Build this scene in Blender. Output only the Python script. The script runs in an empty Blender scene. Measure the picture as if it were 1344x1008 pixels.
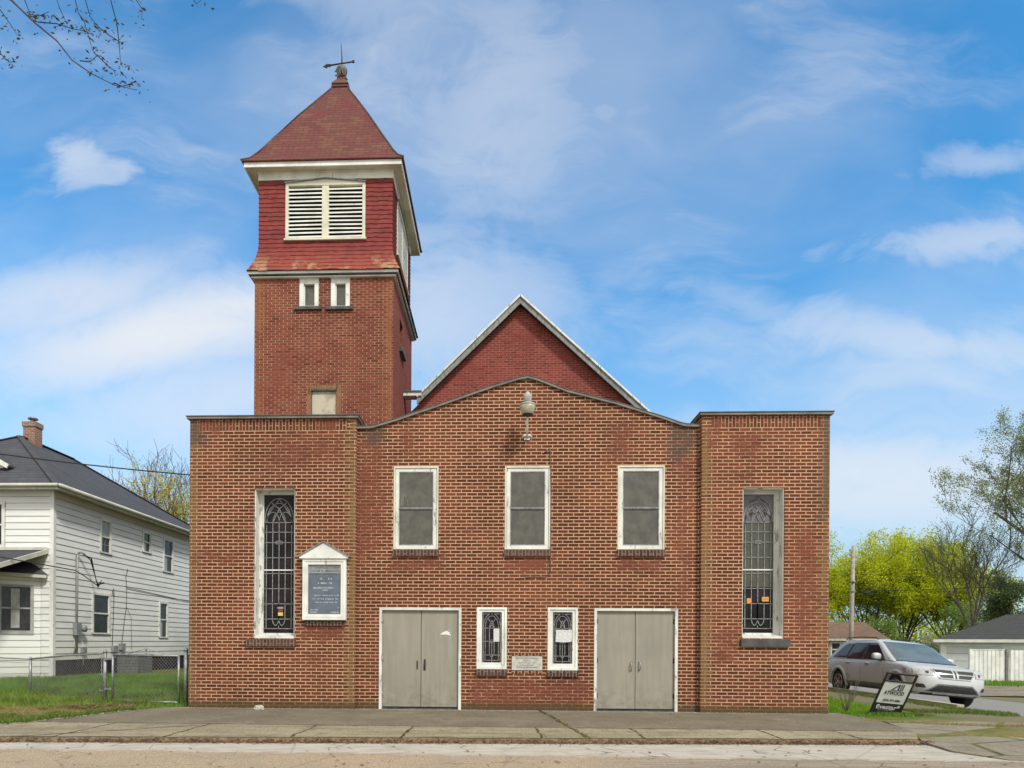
import bpy, bmesh, math, random
from mathutils import Vector, Matrix, noise
random.seed(7)
S = bpy.context.scene
COL = S.collection
R = math.radians

# ------------------------------------------------------------------ helpers
class MB:
    """collects faces, then links them as ONE mesh object"""
    def __init__(s): s.v=[]; s.f=[]; s.m=[]; s.sm=[]
    def add(s, vs, fs, m=0, smooth=False):
        b=len(s.v); s.v+= [tuple(p) for p in vs]
        for f in fs: s.f.append([b+i for i in f]); s.m.append(m); s.sm.append(smooth)
        return s
    def quad(s,a,b,c,d,m=0): return s.add([a,b,c,d],[(0,1,2,3)],m)
    def box(s,x0,x1,y0,y1,z0,z1,m=0):
        vs=[(x0,y0,z0),(x1,y0,z0),(x1,y1,z0),(x0,y1,z0),(x0,y0,z1),(x1,y0,z1),(x1,y1,z1),(x0,y1,z1)]
        return s.add(vs,[(0,3,2,1),(4,5,6,7),(0,1,5,4),(1,2,6,5),(2,3,7,6),(3,0,4,7)],m)
    def obox(s,c,ax,ay,az,m=0):
        """oriented box: centre, three half vectors"""
        c,ax,ay,az=map(Vector,(c,ax,ay,az))
        vs=[c+i*ax+j*ay+k*az for k in(-1,1) for i,j in((-1,-1),(1,-1),(1,1),(-1,1))]
        return s.add(vs,[(0,3,2,1),(4,5,6,7),(0,1,5,4),(1,2,6,5),(2,3,7,6),(3,0,4,7)],m)
    def beam(s,a,b,w,h,m=0,up=(0,0,1)):
        a,b=Vector(a),Vector(b); d=(b-a); u=Vector(up); side=d.cross(u)
        if side.length<1e-6: side=d.cross(Vector((0,1,0)))
        side.normalize(); u=side.cross(d).normalized()
        return s.obox((a+b)/2,d/2,side*w/2,u*h/2,m)
    def prism(s,poly,y0,y1,m=0):
        """poly in (x,z), extruded along y"""
        n=len(poly); vs=[(x,y0,z) for x,z in poly]+[(x,y1,z) for x,z in poly]
        fs=[tuple(range(n)),tuple(reversed(range(n,2*n)))]+[(i,i+n,(i+1)%n+n,(i+1)%n) for i in range(n)]
        return s.add(vs,fs,m)
    def tube(s,pts,rad,n=6,m=0,caps=True):
        pts=[Vector(p) for p in pts]; k=len(pts)
        if not hasattr(rad,'__len__'): rad=[rad]*k
        vs=[]; prev=None
        for i,p in enumerate(pts):
            d=(pts[min(i+1,k-1)]-pts[max(i-1,0)])
            if d.length<1e-9: d=Vector((0,0,1))
            d.normalize()
            a=d.cross(prev) if prev else d.cross(Vector((0.31,0.17,0.93)))
            if a.length<1e-4: a=d.cross(Vector((1,0,0)))
            a.normalize(); b=d.cross(a); prev=-b if False else b.cross(d) if False else b
            prev=Vector((0.31,0.17,0.93)) if abs(d.dot(Vector((0.31,0.17,0.93))))<.95 else Vector((1,0,0))
            a=d.cross(prev).normalized(); b=d.cross(a)
            for j in range(n):
                t=2*math.pi*j/n; vs.append(p+(a*math.cos(t)+b*math.sin(t))*rad[i])
        fs=[]
        for i in range(k-1):
            for j in range(n):
                fs.append((i*n+j,i*n+(j+1)%n,(i+1)*n+(j+1)%n,(i+1)*n+j))
        if caps and n>3: fs+= [tuple(reversed(range(n))),tuple(range((k-1)*n,k*n))]
        return s.add(vs,fs,m,True)
    def lathe(s,prof,c,n=20,axis='z',m=0,smooth=True):
        vs=[]; k=len(prof); c=Vector(c)
        for r,h in prof:
            for j in range(n):
                t=2*math.pi*j/n; a,b=r*math.cos(t),r*math.sin(t)
                vs.append(c+Vector({'z':(a,b,h),'y':(a,h,b),'x':(h,a,b)}[axis]))
        fs=[(i*n+j,i*n+(j+1)%n,(i+1)*n+(j+1)%n,(i+1)*n+j) for i in range(k-1) for j in range(n)]
        fs+=[tuple(reversed(range(n))),tuple(range((k-1)*n,k*n))]
        return s.add(vs,fs,m,smooth)
    def ribbon(s,pts,w,y0,t,m=0):
        """flat bar following (x,z) points on a plane facing -y"""
        for (x0,z0),(x1,z1) in zip(pts,pts[1:]):
            d=Vector((x1-x0,0,z1-z0)); L=d.length
            if L<1e-6: continue
            d.normalize(); nrm=Vector((-d.z,0,d.x))
            s.obox(((x0+x1)/2,y0,(z0+z1)/2),d*(L/2+w*.3),nrm*w/2,(0,t/2,0),m)
        return s
    def build(s,name,mats,parent=None,origin=None,uv=True,fix=True):
        me=bpy.data.meshes.new(name)
        o=bpy.data.objects.new(name,me)
        off=Vector((0,0,0))
        if parent:
            o.parent=parent; r=parent
            while r.parent: r=r.parent
            off=Vector(r['_org']) if '_org' in r else Vector((0,0,0))
        elif origin is not None:
            off=Vector(origin); o.location=off; o['_org']=tuple(off)
        me.from_pydata([tuple(Vector(v)-off) for v in s.v],[],s.f)
        if not isinstance(mats,(list,tuple)): mats=[mats]
        for m in mats: me.materials.append(m)
        me.polygons.foreach_set('material_index',s.m)
        me.polygons.foreach_set('use_smooth',s.sm)
        me.update()
        if fix and len(s.f)<30000:
            bm=bmesh.new(); bm.from_mesh(me); bmesh.ops.recalc_face_normals(bm,faces=bm.faces); bm.to_mesh(me); bm.free()
        if uv:
            ul=me.uv_layers.new(name='UVMap'); dat=[0.0]*(2*len(me.loops))
            for p in me.polygons:
                n=p.normal; ax,ay,az=abs(n.x),abs(n.y),abs(n.z)
                for li in p.loop_indices:
                    c=me.vertices[me.loops[li].vertex_index].co+off
                    if az>.9: u,v=c.x,c.y
                    elif ax>ay: u,v=c.y,c.z
                    else: u,v=c.x,c.z
                    dat[2*li]=u; dat[2*li+1]=v
            ul.data.foreach_set('uv',dat)
        COL.objects.link(o)
        return o

def thing(name,label,cat,loc=(0,0,0),group=None,rot=None):
    o=bpy.data.objects.new(name,None); COL.objects.link(o); o.empty_display_size=.3
    o.location=loc; o['_org']=tuple(loc); o['label']=label; o['category']=cat
    if group: o['group']=group
    if rot: o.rotation_euler=rot
    return o
def tag(o,label,cat,group=None,kind=None):
    o['label']=label; o['category']=cat
    if group: o['group']=group
    if kind: o['kind']=kind
    return o
def struct(o,label=None):
    o['kind']='structure'
    if label: o['label']=label; o['category']=o.name.split('.')[0].replace('_',' ')
    return o

# ------------------------------------------------------------------ materials
class NT:
    def __init__(s,name,rough=.8,spec=.3,metal=0.):
        s.m=bpy.data.materials.new(name); s.m.use_nodes=True; s.t=s.m.node_tree; s.n=s.t.nodes
        s.b=s.n['Principled BSDF']; s.b.inputs['Roughness'].default_value=rough
        s.b.inputs['Specular IOR Level'].default_value=spec; s.b.inputs['Metallic'].default_value=metal
        s._uv=None;s._ob=None
    def new(s,t,**k):
        n=s.n.new(t)
        for a,b in k.items(): setattr(n,a,b)
        return n
    def link(s,a,b): s.t.links.new(a,b)
    def put(s,sock,v):
        if isinstance(v,bpy.types.NodeSocket): s.link(v,sock)
        elif isinstance(v,(tuple,list)): sock.default_value=tuple(v)+((1,) if len(v)==3 and sock.type=='RGBA' else ())
        else: sock.default_value=v
    def uv(s):
        if not s._uv: s._uv=s.new('ShaderNodeTexCoord')
        return s._uv.outputs['UV']
    def ob(s):
        if not s._ob: s._ob=s.new('ShaderNodeNewGeometry')
        return s._ob.outputs['Position']
    def math(s,op,a,b=0.,c=0.,clamp=False):
        n=s.new('ShaderNodeMath',operation=op,use_clamp=clamp); s.put(n.inputs[0],a); s.put(n.inputs[1],b)
        if op in('MULTIPLY_ADD','SMOOTH_MIN','COMPARE'): s.put(n.inputs[2],c)
        return n.outputs[0]
    def noise(s,vec,scale,detail=3.,rough=.55,dist=0.):
        n=s.new('ShaderNodeTexNoise'); s.link(vec,n.inputs['Vector']); n.inputs['Scale'].default_value=scale
        n.inputs['Detail'].default_value=detail; n.inputs['Roughness'].default_value=rough; n.inputs['Distortion'].default_value=dist
        return n.outputs['Fac']
    def ss(s,v,a,b,lo=0.,hi=1.):
        n=s.new('ShaderNodeMapRange',interpolation_type='SMOOTHSTEP'); s.put(n.inputs[0],v)
        n.inputs[1].default_value=a; n.inputs[2].default_value=b; n.inputs[3].default_value=lo; n.inputs[4].default_value=hi
        return n.outputs[0]
    def mix(s,f,a,b,blend='MIX'):
        n=s.new('ShaderNodeMix',data_type='RGBA',blend_type=blend); s.put(n.inputs[0],f); s.put(n.inputs[6],a); s.put(n.inputs[7],b)
        return n.outputs[2]
    def sep(s,v):
        n=s.new('ShaderNodeSeparateXYZ'); s.link(v,n.inputs[0]); return n.outputs
    def mapping(s,v,sc=(1,1,1),loc=(0,0,0),rot=(0,0,0)):
        n=s.new('ShaderNodeMapping'); s.link(v,n.inputs[0]); n.inputs['Scale'].default_value=sc; n.inputs['Location'].default_value=loc; n.inputs['Rotation'].default_value=rot
        return n.outputs[0]
    def bump(s,h,dist=.01,strength=.6):
        n=s.new('ShaderNodeBump'); s.link(h,n.inputs['Height']); n.inputs['Distance'].default_value=dist; n.inputs['Strength'].default_value=strength
        s.link(n.outputs[0],s.b.inputs['Normal']); return n
    def color(s,c): s.put(s.b.inputs['Base Color'],c)

def simple(name,c1,c2=None,rough=.7,scale=6.,spec=.3,metal=0.,bump=0.,detail=4.,thr=(.35,.65),coord='ob'):
    t=NT(name,rough,spec,metal); c2=c2 or tuple(x*.75 for x in c1)
    v=t.ob() if coord=='ob' else t.uv()
    n=t.noise(v,scale,detail)
    t.color(t.mix(t.ss(n,*thr),c1,c2))
    if bump: t.bump(t.noise(v,scale*5,4.),bump)
    return t.m
def peeling(name,c,under,amount=.62,rough=.6,scale=9.):
    """weathered paint: streaky dirt and chips down to grey wood"""
    t=NT(name,rough,.3); v=t.ob()
    n=t.noise(t.mapping(v,(1,1,.35)),scale,6.,.7); n2=t.noise(v,2.2,3.)
    chips=t.ss(n,amount,amount+.04)
    base=t.mix(t.ss(n2,.35,.7),c,tuple(x*.78 for x in c))
    t.color(t.mix(chips,base,under)); t.bump(chips,.003,.5)
    return t.m

def softbox(t,u,v,u0,u1,v0,v1,s=.12):
    a=t.math('MULTIPLY',t.ss(u,u0-s,u0+s),t.ss(u,u1-s,u1+s,1.,0.))
    b=t.math('MULTIPLY',t.ss(v,v0-s,v0+s),t.ss(v,v1-s,v1+s,1.,0.))
    return t.math('MULTIPLY',a,b)

def brick(name,b1,b2,mortar,wash=(.22,.075,.05),wash_thr=(.62,.72),boxes=(),edges=(),top=None,vertical=False,
          msize=.0095,base_alg=True,vonly=False,edge_col=(.20,.13,.055),wash_amt=.85,grime=None,EW=.07):
    t=NT(name,.88,.2); uv=t.uv()
    s=t.sep(uv); u,v=s[0],s[1]
    if vertical: uv2=t.mapping(uv,(1,1,1),(0.02,0,0),(0,0,R(90)))
    else:
        # slight wobble so that courses are not ruled lines
        wob=t.math('MULTIPLY',t.math('SUBTRACT',t.noise(t.ob(),2.5,2.),.5),.006)
        c=t.new('ShaderNodeCombineXYZ'); t.link(u,c.inputs[0]); t.link(t.math('ADD',v,wob),c.inputs[1]); uv2=c.outputs[0]
    bt=t.new('ShaderNodeTexBrick'); t.link(uv2,bt.inputs['Vector'])
    for k,x in {'Scale':1.,'Mortar Size':msize,'Mortar Smooth':.15,'Bias':0.,'Brick Width':.2127,'Row Height':.0677}.items(): bt.inputs[k].default_value=x
    bt.inputs['Color1'].default_value=(0,0,0,1); bt.inputs['Color2'].default_value=(1,1,1,1); bt.inputs['Mortar'].default_value=(.5,.5,.5,1)
    bcol=t.mix(bt.outputs['Color'],b1,b2)
    fine=t.noise(t.ob(),60.,4.,.7)
    bcol=t.mix(t.ss(fine,.3,.8,0.,.55),bcol,tuple(x*.45 for x in b1))
    big=t.noise(t.ob(),.7,4.,.6)
    bcol=t.mix(t.ss(big,.35,.7,0.,.5),bcol,tuple(x*1.5 for x in b2))
    mnoise=t.noise(t.ob(),14.,4.)
    mcol=t.mix(t.ss(mnoise,.35,.75),mortar,tuple(x*.72 for x in mortar))
    mcol=t.mix(t.ss(t.noise(t.ob(),1.3,5.,.7),.42,.66,0.,.5),mcol,tuple(x*.5 for x in mortar))
    odd=t.new('ShaderNodeSeparateColor'); t.link(bt.outputs['Color'],odd.inputs[0]); bcol=t.mix(t.ss(odd.outputs[0],.90,.93,0.,.6),bcol,tuple(x*.5 for x in b1)); bcol=t.mix(t.ss(odd.outputs[0],.06,.09,.55,0.),bcol,tuple(x*1.5 for x in b2))
    # red colour wash that hides the joints in patches
    wn=t.noise(t.ob(),1.1,5.,.62,.4)
    wm=t.ss(wn,*wash_thr)
    jit=t.math('MULTIPLY',t.math('SUBTRACT',t.noise(t.ob(),2.2,6.,.8),.5),1.5)
    for bx in boxes:
        m=softbox(t,t.math('ADD',u,jit),t.math('ADD',v,t.math('MULTIPLY',jit,.6)),*bx)
        wm=t.math('MAXIMUM',wm,m)
    wm=t.math('MULTIPLY',wm,t.ss(t.noise(t.ob(),7.,5.,.75),.36,.56,.35,1.)); wcol=t.mix(t.noise(t.ob(),9.,4.),wash,tuple(x*.6 for x in wash))
    mcol=t.mix(t.math('MULTIPLY',wm,wash_amt),mcol,wcol)
    if vonly: # bed joints rubbed over with colour, head joints still light
        r=t.math('FRACT',t.math('DIVIDE',v,.0677))
        bed=t.math('MAXIMUM',t.ss(r,.12,.2,1.,0.),t.ss(r,.86,.93))
        bn=t.ss(t.noise(t.ob(),1.6,4.),.35,.6,1.,.45)
        mcol=t.mix(t.math('MULTIPLY',bed,bn),mcol,wcol)
    bcol=t.mix(t.math('MULTIPLY',wm,.35),bcol,wash)
    col=t.mix(bt.outputs['Fac'],bcol,mcol)
    for e in edges: # corner bricks carry lichen
        par=t.math('MODULO',t.math('FLOOR',t.math('DIVIDE',v,.0677)),2.); wd=t.math('MULTIPLY_ADD',par,.10,EW); em=t.math('MULTIPLY',t.math('LESS_THAN',t.math('ABSOLUTE',t.math('SUBTRACT',u,e)),wd),t.ss(t.noise(t.mapping(t.ob(),(3,3,.9)),1.5,5.,.7),.35,.65,.15,.9))
        col=t.mix(t.math('MULTIPLY',em,.75),col,edge_col)
    if base_alg:
        bm_=t.ss(t.math('ADD',v,t.math('MULTIPLY',jit,.12)),.06,.2,1.,0.)
        col=t.mix(t.math('MULTIPLY',bm_,.85),col,(.075,.055,.022))
    if top:
        for (gu0,gu1,gv0,gv1) in (grime or ()):
            gm=softbox(t,t.math('ADD',u,t.math('MULTIPLY',jit,.6)),t.math('ADD',v,jit),gu0,gu1,gv0,gv1,.18)
            col=t.mix(t.math('MULTIPLY',gm,.7),col,(.07,.055,.045))
    t.color(col)
    h=t.math('MULTIPLY_ADD',t.math('SUBTRACT',1.,bt.outputs['Fac']),1.,t.math('MULTIPLY',fine,.35))
    t.bump(h,.006,.8)
    return t.m

B1,B2,MO=(.074,.022,.010),(.138,.038,.016),(.54,.345,.215)
M={}
M['brick_c']=brick('brick_centre',B1,B2,MO,boxes=[(-.62,1.80,.0,.62,.12),(2.15,2.55,4.9,5.75,.15),(-2.0,-1.75,5.0,5.75,.15),(-2.6,-2.35,3.2,5.5,.12),(3.6,3.75,2.0,5.3,.12),(-2.15,-1.15,2.78,3.05,.06),(.1,1.05,2.8,3.05,.06),(2.3,3.3,2.78,3.05,.06),(-2.9,-2.45,3.,5.5,.12)],
                   top=1,grime=[(-2.7,-2.3,5.3,5.8),(3.3,3.85,5.1,5.8)])
M['brick_l']=brick('brick_bay',B1,B2,MO,boxes=[(-4.6,-3.1,4.9,5.45,.2),(-3.9,-3.0,1.4,1.7,.1),(-6.2,-5.2,2.9,3.1,.15)],edges=(-2.9,-6.15),top=1,grime=[(-6.3,-5.9,5.2,5.9)])
M['brick_r']=brick('brick_bay_b',B1,tuple(x*1.1 for x in B2),MO,boxes=[(4.5,5.2,5.0,5.45,.2),(5.7,6.2,1.5,3.6,.25),(4.2,4.7,1.0,1.6,.1)],edges=(4.02,6.34),top=1,grime=[(6.25,6.5,4.0,5.9)])
M['soldier']=brick('brick_soldier',tuple(x*.85 for x in B1),B2,tuple(x*.8 for x in MO),vertical=True,base_alg=False,wash_thr=(.5,.66))
M['sill_brick']=brick('brick_sill',(.05,.025,.02),(.09,.045,.035),(.22,.17,.13),vertical=True,base_alg=False)
M['brick_t']=brick('brick_tower',(.105,.030,.02),(.17,.050,.031),(.46,.27,.165),wash=(.19,.052,.034),wash_thr=(.58,.70),boxes=[(-3.9,-3.2,7.4,8.3,.3),(-6.0,-5.5,8.0,9.2,.3)],
                   edges=(-6.42,-2.92),base_alg=False,vonly=True,edge_col=(.26,.11,.045),wash_amt=.7)
M['brick_ts']=brick('brick_tower_side',(.16,.045,.034),(.21,.06,.045),(.24,.085,.065),wash=(.20,.06,.045),wash_thr=(.4,.55),base_alg=False)
M['brick_g']=brick('brick_gable',(.13,.028,.022),(.19,.042,.03),(.36,.14,.11),wash=(.20,.045,.038),wash_thr=(.5,.62),base_alg=False,msize=.009)
M['white']=peeling('weathered_white_paint',(.66,.66,.60),(.30,.28,.24),.575)
M['white2']=peeling('white_paint',(.72,.72,.66),(.38,.36,.31),.63)
M['cream']=peeling('cream_paint',(.62,.60,.47),(.30,.26,.19),.66)
M['greytrim']=peeling('bleached_grey_trim',(.24,.245,.235),(.15,.15,.14),.52,scale=14.)
M['alu']=simple('grey_window_frame',(.36,.36,.34),(.27,.27,.255),.5,4.)
M['coping']=simple('coping_metal',(.20,.175,.15),(.12,.105,.09),.55,3.,.4)
M['copingdark']=simple('coping_edge',(.05,.05,.05),(.09,.085,.08),.6,5.)
t=NT('door_paint',.5,.35); v=t.ob()
n=t.noise(t.mapping(v,(14,1,1.2)),1.,4.); n2=t.noise(v,1.3,4.)
c=t.mix(t.ss(n,.3,.7),(.295,.268,.212),(.250,.230,.185)); c=t.mix(t.ss(n2,.45,.75,0.,.5),c,(.20,.195,.165))
z=t.sep(v)[2]; dirt=t.math('MULTIPLY',t.ss(z,.1,.7,1.,0.),t.ss(t.noise(v,5.,5.,.7),.42,.65)); c=t.mix(t.math('MULTIPLY',dirt,.45),c,(.13,.115,.085))
t.color(c); t.bump(n,.002,.4); M['door']=t.m
M['black']=simple('black_metal',(.02,.02,.02),(.035,.035,.03),.5,20.)
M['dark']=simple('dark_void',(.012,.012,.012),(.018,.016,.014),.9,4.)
M['steel']=simple('galvanised_steel',(.30,.31,.31),(.20,.205,.20),.45,14.,.5,.55)
M['lead']=simple('lead_came',(.30,.31,.30),(.17,.17,.165),.5,30.,.4)
t=NT('leaded_glass',.15,.14); v=t.ob()
vor=t.new('ShaderNodeTexVoronoi',feature='F1'); t.link(t.mapping(v,(7,1,4.5)),vor.inputs['Vector']); vor.inputs['Scale'].default_value=1.
c=t.mix(.35,(.012,.010,.010),vor.outputs['Color'],'MULTIPLY'); c=t.mix(t.ss(t.noise(v,2.,3.),.4,.7),c,(.03,.018,.022)); t.color(c); M['stained']=t.m
t=NT('frosted_pane',.32,.4); v=t.ob()
n=t.noise(v,5.,4.); c=t.mix(t.ss(n,.32,.68),(.105,.098,.078),(.070,.067,.056)); c=t.mix(t.ss(t.noise(t.mapping(v,(1,1,.4)),18.,5.,.7),.5,.8,0.,.5),c,(.15,.145,.12)); t.color(c); M['frost']=t.m
t=NT('purple_pane',.25,.5); v=t.ob(); t.color(t.mix(t.ss(t.noise(v,3.,3.),.3,.7),(.13,.105,.115),(.09,.078,.085))); M['purple']=t.m
t=NT('olive_pane',.25,.5); v=t.ob(); t.color(t.mix(t.ss(t.noise(v,3.,3.),.3,.7),(.075,.07,.045),(.05,.048,.033))); M['olive']=t.m
M['glass']=simple('dark_window_glass',(.012,.013,.014),(.035,.035,.033),.08,2.,.3)
M['curtain']=simple('curtain_behind_glass',(.36,.36,.33),(.26,.26,.24),.3,5.,.5)
M['paper']=simple('paper',(.62,.63,.60),(.48,.49,.47),.7,30.)
M['orange']=simple('amber_sticker',(.75,.33,.04),(.55,.25,.05),.5,40.)
M['redlabel']=simple('brown_label',(.18,.05,.03),None,.5,40.)
M['yellow']=simple('yellow_label',(.72,.55,.12),None,.5,40.)
M['letterboard']=simple('letter_board',(.115,.14,.175),(.09,.11,.14),.5,6.)
M['header']=simple('board_header',(.27,.28,.27),(.20,.21,.20),.4,9.)
M['inkdark']=simple('dark_ink',(.05,.055,.05),None,.6,30.)
M['inkwhite']=simple('white_letters',(.62,.64,.66),None,.6,30.)
M['stone']=simple('limestone',(.50,.49,.43),(.38,.36,.32),.8,12.)
M['plaster']=simple('old_plaster',(.46,.41,.32),(.30,.25,.18),.85,4.,.2,0,.004,6.,(.45,.75))
# shingles
def shingle(name,c1,c2,c3,rows=.13,bw=.22,bumpd=.01,thr=(.3,.7)):
    t=NT(name,.85,.2); uv=t.uv()
    bt=t.new('ShaderNodeTexBrick'); t.link(uv,bt.inputs['Vector'])
    for k,x in {'Scale':1.,'Mortar Size':.006,'Mortar Smooth':.3,'Bias':0.,'Brick Width':bw,'Row Height':rows}.items(): bt.inputs[k].default_value=x
    bt.inputs['Color1'].default_value=(0,0,0,1); bt.inputs['Color2'].default_value=(1,1,1,1); bt.inputs['Mortar'].default_value=(.5,.5,.5,1)
    c=t.mix(bt.outputs['Color'],c1,c2); c=t.mix(t.ss(t.noise(t.ob(),1.2,5.,.65),*thr),c,c3); c=t.mix(t.ss(t.noise(t.ob(),3.3,6.,.75),.52,.68,0.,.5),c,tuple(x*.55+.01 for x in c1))
    c=t.mix(bt.outputs['Fac'],c,tuple(x*.4 for x in c1)); c=t.mix(t.ss(t.noise(t.ob(),45.,3.),.3,.8,0.,.4),c,tuple(x*.5 for x in c1)); t.color(c)
    r=t.math('FRACT',t.math('DIVIDE',t.sep(uv)[1],rows)); t.bump(t.math('SUBTRACT',1.,r),bumpd,.8)
    return t.m
M['roof_t']=shingle('old_red_shingles',(.115,.042,.032),(.17,.075,.05),(.14,.034,.036),.115,.3,.02,(.38,.62))
M['roof_n']=shingle('nave_shingles',(.06,.05,.045),(.09,.075,.065),(.07,.06,.05),.14,.3)
M['roof_h']=shingle('charcoal_shingles',(.055,.058,.062),(.085,.088,.092),(.072,.070,.082),.14,.32,.01)
M['roof_b']=shingle('brown_shingles',(.17,.11,.075),(.21,.14,.10),(.15,.10,.08),.16,.4)
M['roof_k']=shingle('dark_shingles',(.055,.055,.06),(.075,.075,.08),(.06,.065,.055),.16,.4)
t=NT('red_wall_shingles',.8,.25); v=t.ob()
bt=t.new('ShaderNodeTexBrick'); t.link(t.uv(),bt.inputs['Vector'])
for k,x in {'Scale':1.,'Mortar Size':.003,'Bias':0.,'Brick Width':.13,'Row Height':.12}.items(): bt.inputs[k].default_value=x
bt.inputs['Color1'].default_value=(0,0,0,1); bt.inputs['Color2'].default_value=(1,1,1,1)
c=t.mix(bt.outputs['Color'],(.165,.030,.027),(.225,.046,.038)); c=t.mix(t.ss(t.noise(v,3.,5.,.7),.5,.72),c,(.13,.022,.024))
lz=t.sep(v); low=t.math('MULTIPLY',t.ss(lz[2],11.15,11.75,1.,0.),t.ss(t.math('ADD',t.noise(v,3.,5.,.7),t.ss(t.math('ABSOLUTE',t.math('SUBTRACT',lz[0],-4.65)),1.2,1.9,0.,.12)),.52,.66)); c=t.mix(t.ss(lz[2],11.2,11.9,.45,0.),c,(.29,.075,.045)); c=t.mix(t.math('MULTIPLY',low,.8),c,(.36,.22,.12)); t.color(c); M['redsh']=t.m
t=NT('shingle_butt',.9,.1); t.color((.045,.010,.010)); M['redbutt']=t.m
# siding
t=NT('white_siding',.5,.35); v=t.ob()
n=t.noise(t.mapping(v,(.6,.6,3.)),1.2,5.); z=t.sep(v)[2]
c=t.mix(t.ss(n,.35,.7),(.74,.75,.71),(.66,.67,.63)); c=t.mix(t.math('MULTIPLY',t.ss(z,.8,1.9,1.,0.),.3),c,(.55,.54,.42)); t.color(c); M['siding']=t.m
M['seam']=simple('lap_shade_seam',(.27,.27,.255),(.18,.18,.17),.9,3.)  # dark tone painted along the board laps in place of their shade
M['gutter']=peeling('gutter_paint',(.55,.56,.48),(.30,.30,.26),.66)
M['foundation']=simple('dark_foundation',(.030,.028,.030),(.055,.045,.045),.9,3.,.1,0,.01)
M['grey']=simple('grey_plastic',(.26,.27,.26),(.19,.195,.19),.5,8.)
M['acgrey']=simple('ac_casing',(.12,.115,.11),(.085,.08,.078),.6,6.)
M['conduit']=simple('grey_conduit',(.34,.34,.32),(.26,.26,.25),.5,6.,.4,.3)
M['wire']=simple('black_cable',(.02,.02,.02),None,.6,20.)
M['lampglass']=simple('aged_lamp_refractor',(.42,.41,.29),(.30,.29,.20),.25,9.,.5)
M['lampgrey']=simple('lamp_housing',(.42,.41,.38),(.33,.32,.30),.5,10.)
M['wood_pole']=simple('weathered_pole',(.36,.32,.26),(.25,.22,.18),.9,4.)
M['concrete_chunk']=simple('concrete_chunk',(.48,.46,.41),(.30,.28,.24),.9,22.,.2,0,.01)
M['bark']=simple('grey_bark',(.10,.085,.068),(.06,.052,.042),.9,5.,.1,0,.01)
M['bark2']=simple('pale_bark',(.17,.15,.125),(.10,.09,.075),.9,5.,.1)
M['twig']=simple('dark_twig',(.030,.027,.028),(.05,.045,.04),.9,5.,.1)
def leafmat(name,a,b,c3,scale=1.2,trans=.5):
    t=NT(name,.55,.25); g=t.new('ShaderNodeNewGeometry')
    wn=t.new('ShaderNodeTexWhiteNoise',noise_dimensions='3D'); t.link(t.mapping(g.outputs['Position'],(6,6,6)),wn.inputs['Vector'])
    n=t.noise(g.outputs['Position'],scale,2.)
    c=t.mix(t.ss(n,.35,.65),a,b); c=t.mix(t.math('MULTIPLY',t.noise(g.outputs['Position'],9.,1.),.55),c,c3)
    t.color(c)
    tr=t.new('ShaderNodeBsdfTranslucent'); t.link(c,tr.inputs['Color'])
    mx=t.new('ShaderNodeMixShader'); mx.inputs[0].default_value=trans
    out=t.n['Material Output']; t.link(t.b.outputs[0],mx.inputs[1]); t.link(tr.outputs[0],mx.inputs[2]); t.link(mx.outputs[0],out.inputs['Surface'])
    return t.m
M['leaf_lime']=leafmat('lime_leaves',(.50,.55,.015),(.58,.58,.02),(.36,.45,.02),.35)
M['leaf_gold']=leafmat('gold_leaves',(.66,.52,.03),(.55,.50,.04),(.40,.36,.03),.35)
M['leaf_pale']=leafmat('pale_buds',(.22,.27,.08),(.28,.31,.12),(.16,.19,.06),.6)
M['leaf_dark']=leafmat('dark_needles',(.12,.17,.06),(.17,.22,.09),(.08,.12,.05),.5,.35)
M['leaf_mid']=leafmat('mid_leaves',(.16,.25,.04),(.24,.32,.07),(.11,.17,.03),.5,.4)
M['blossom']=leafmat('pale_blossom',(.62,.62,.42),(.70,.68,.5),(.45,.47,.30),.6,.4)
M['leaf_near']=leafmat('young_brown_leaves',(.05,.05,.02),(.11,.10,.03),(.03,.025,.015),2.,.25)
M['grassblade']=leafmat('grass_blades',(.10,.27,.018),(.16,.34,.03),(.22,.24,.05),.9,.35)
M['drygrass']=leafmat('dry_grass_blades',(.26,.20,.07),(.16,.18,.04),(.32,.25,.11),1.5,.3)
M['weed']=leafmat('weed_leaves',(.07,.15,.02),(.12,.20,.03),(.20,.17,.05),3.,.3)
M['litter']=leafmat('leaf_litter_mat',(.22,.12,.07),(.14,.085,.05),(.30,.20,.12),3.,.1)
# ground
t=NT('lawn_soil',.95,.1); v=t.ob(); n=t.noise(v,.9,5.,.65); n2=t.noise(v,9.,5.,.7)
c=t.mix(t.ss(n,.42,.62),(.075,.13,.022),(.19,.15,.06)); ps=t.sep(v); bz=t.math('MULTIPLY',t.math('MULTIPLY',t.ss(t.math('ADD',ps[1],n),15.6,16.6,1.,0.),t.ss(ps[0],-6.9,-7.6)),t.ss(ps[1],9.,9.4)); c=t.mix(bz,c,(.20,.15,.06)); c=t.mix(t.ss(n2,.4,.7,0.,.6),c,(.06,.06,.025)); 
xs=t.sep(v); dirt=t.math('MULTIPLY',t.ss(xs[0],8.,9.2),t.ss(xs[1],20.,40.,1.,0.)); c=t.mix(t.math('MULTIPLY',dirt,t.ss(n2,.3,.6,.5,1.)),c,(.165,.142,.095)); t.color(c); t.bump(n2,.02); M['soil']=t.m
def joints(t,x,lst,w,jit):
    m=None
    for e in lst:
        d=t.math('ABSOLUTE',t.math('SUBTRACT',t.math('ADD',x,jit),e)); k=t.ss(d,w*.5,w,1.,0.)
        m=k if m is None else t.math('MAXIMUM',m,k)
    return m
t=NT('sidewalk_concrete',.92,.15); v=t.ob(); s_=t.sep(v); X,Y=s_[0],s_[1]
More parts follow.
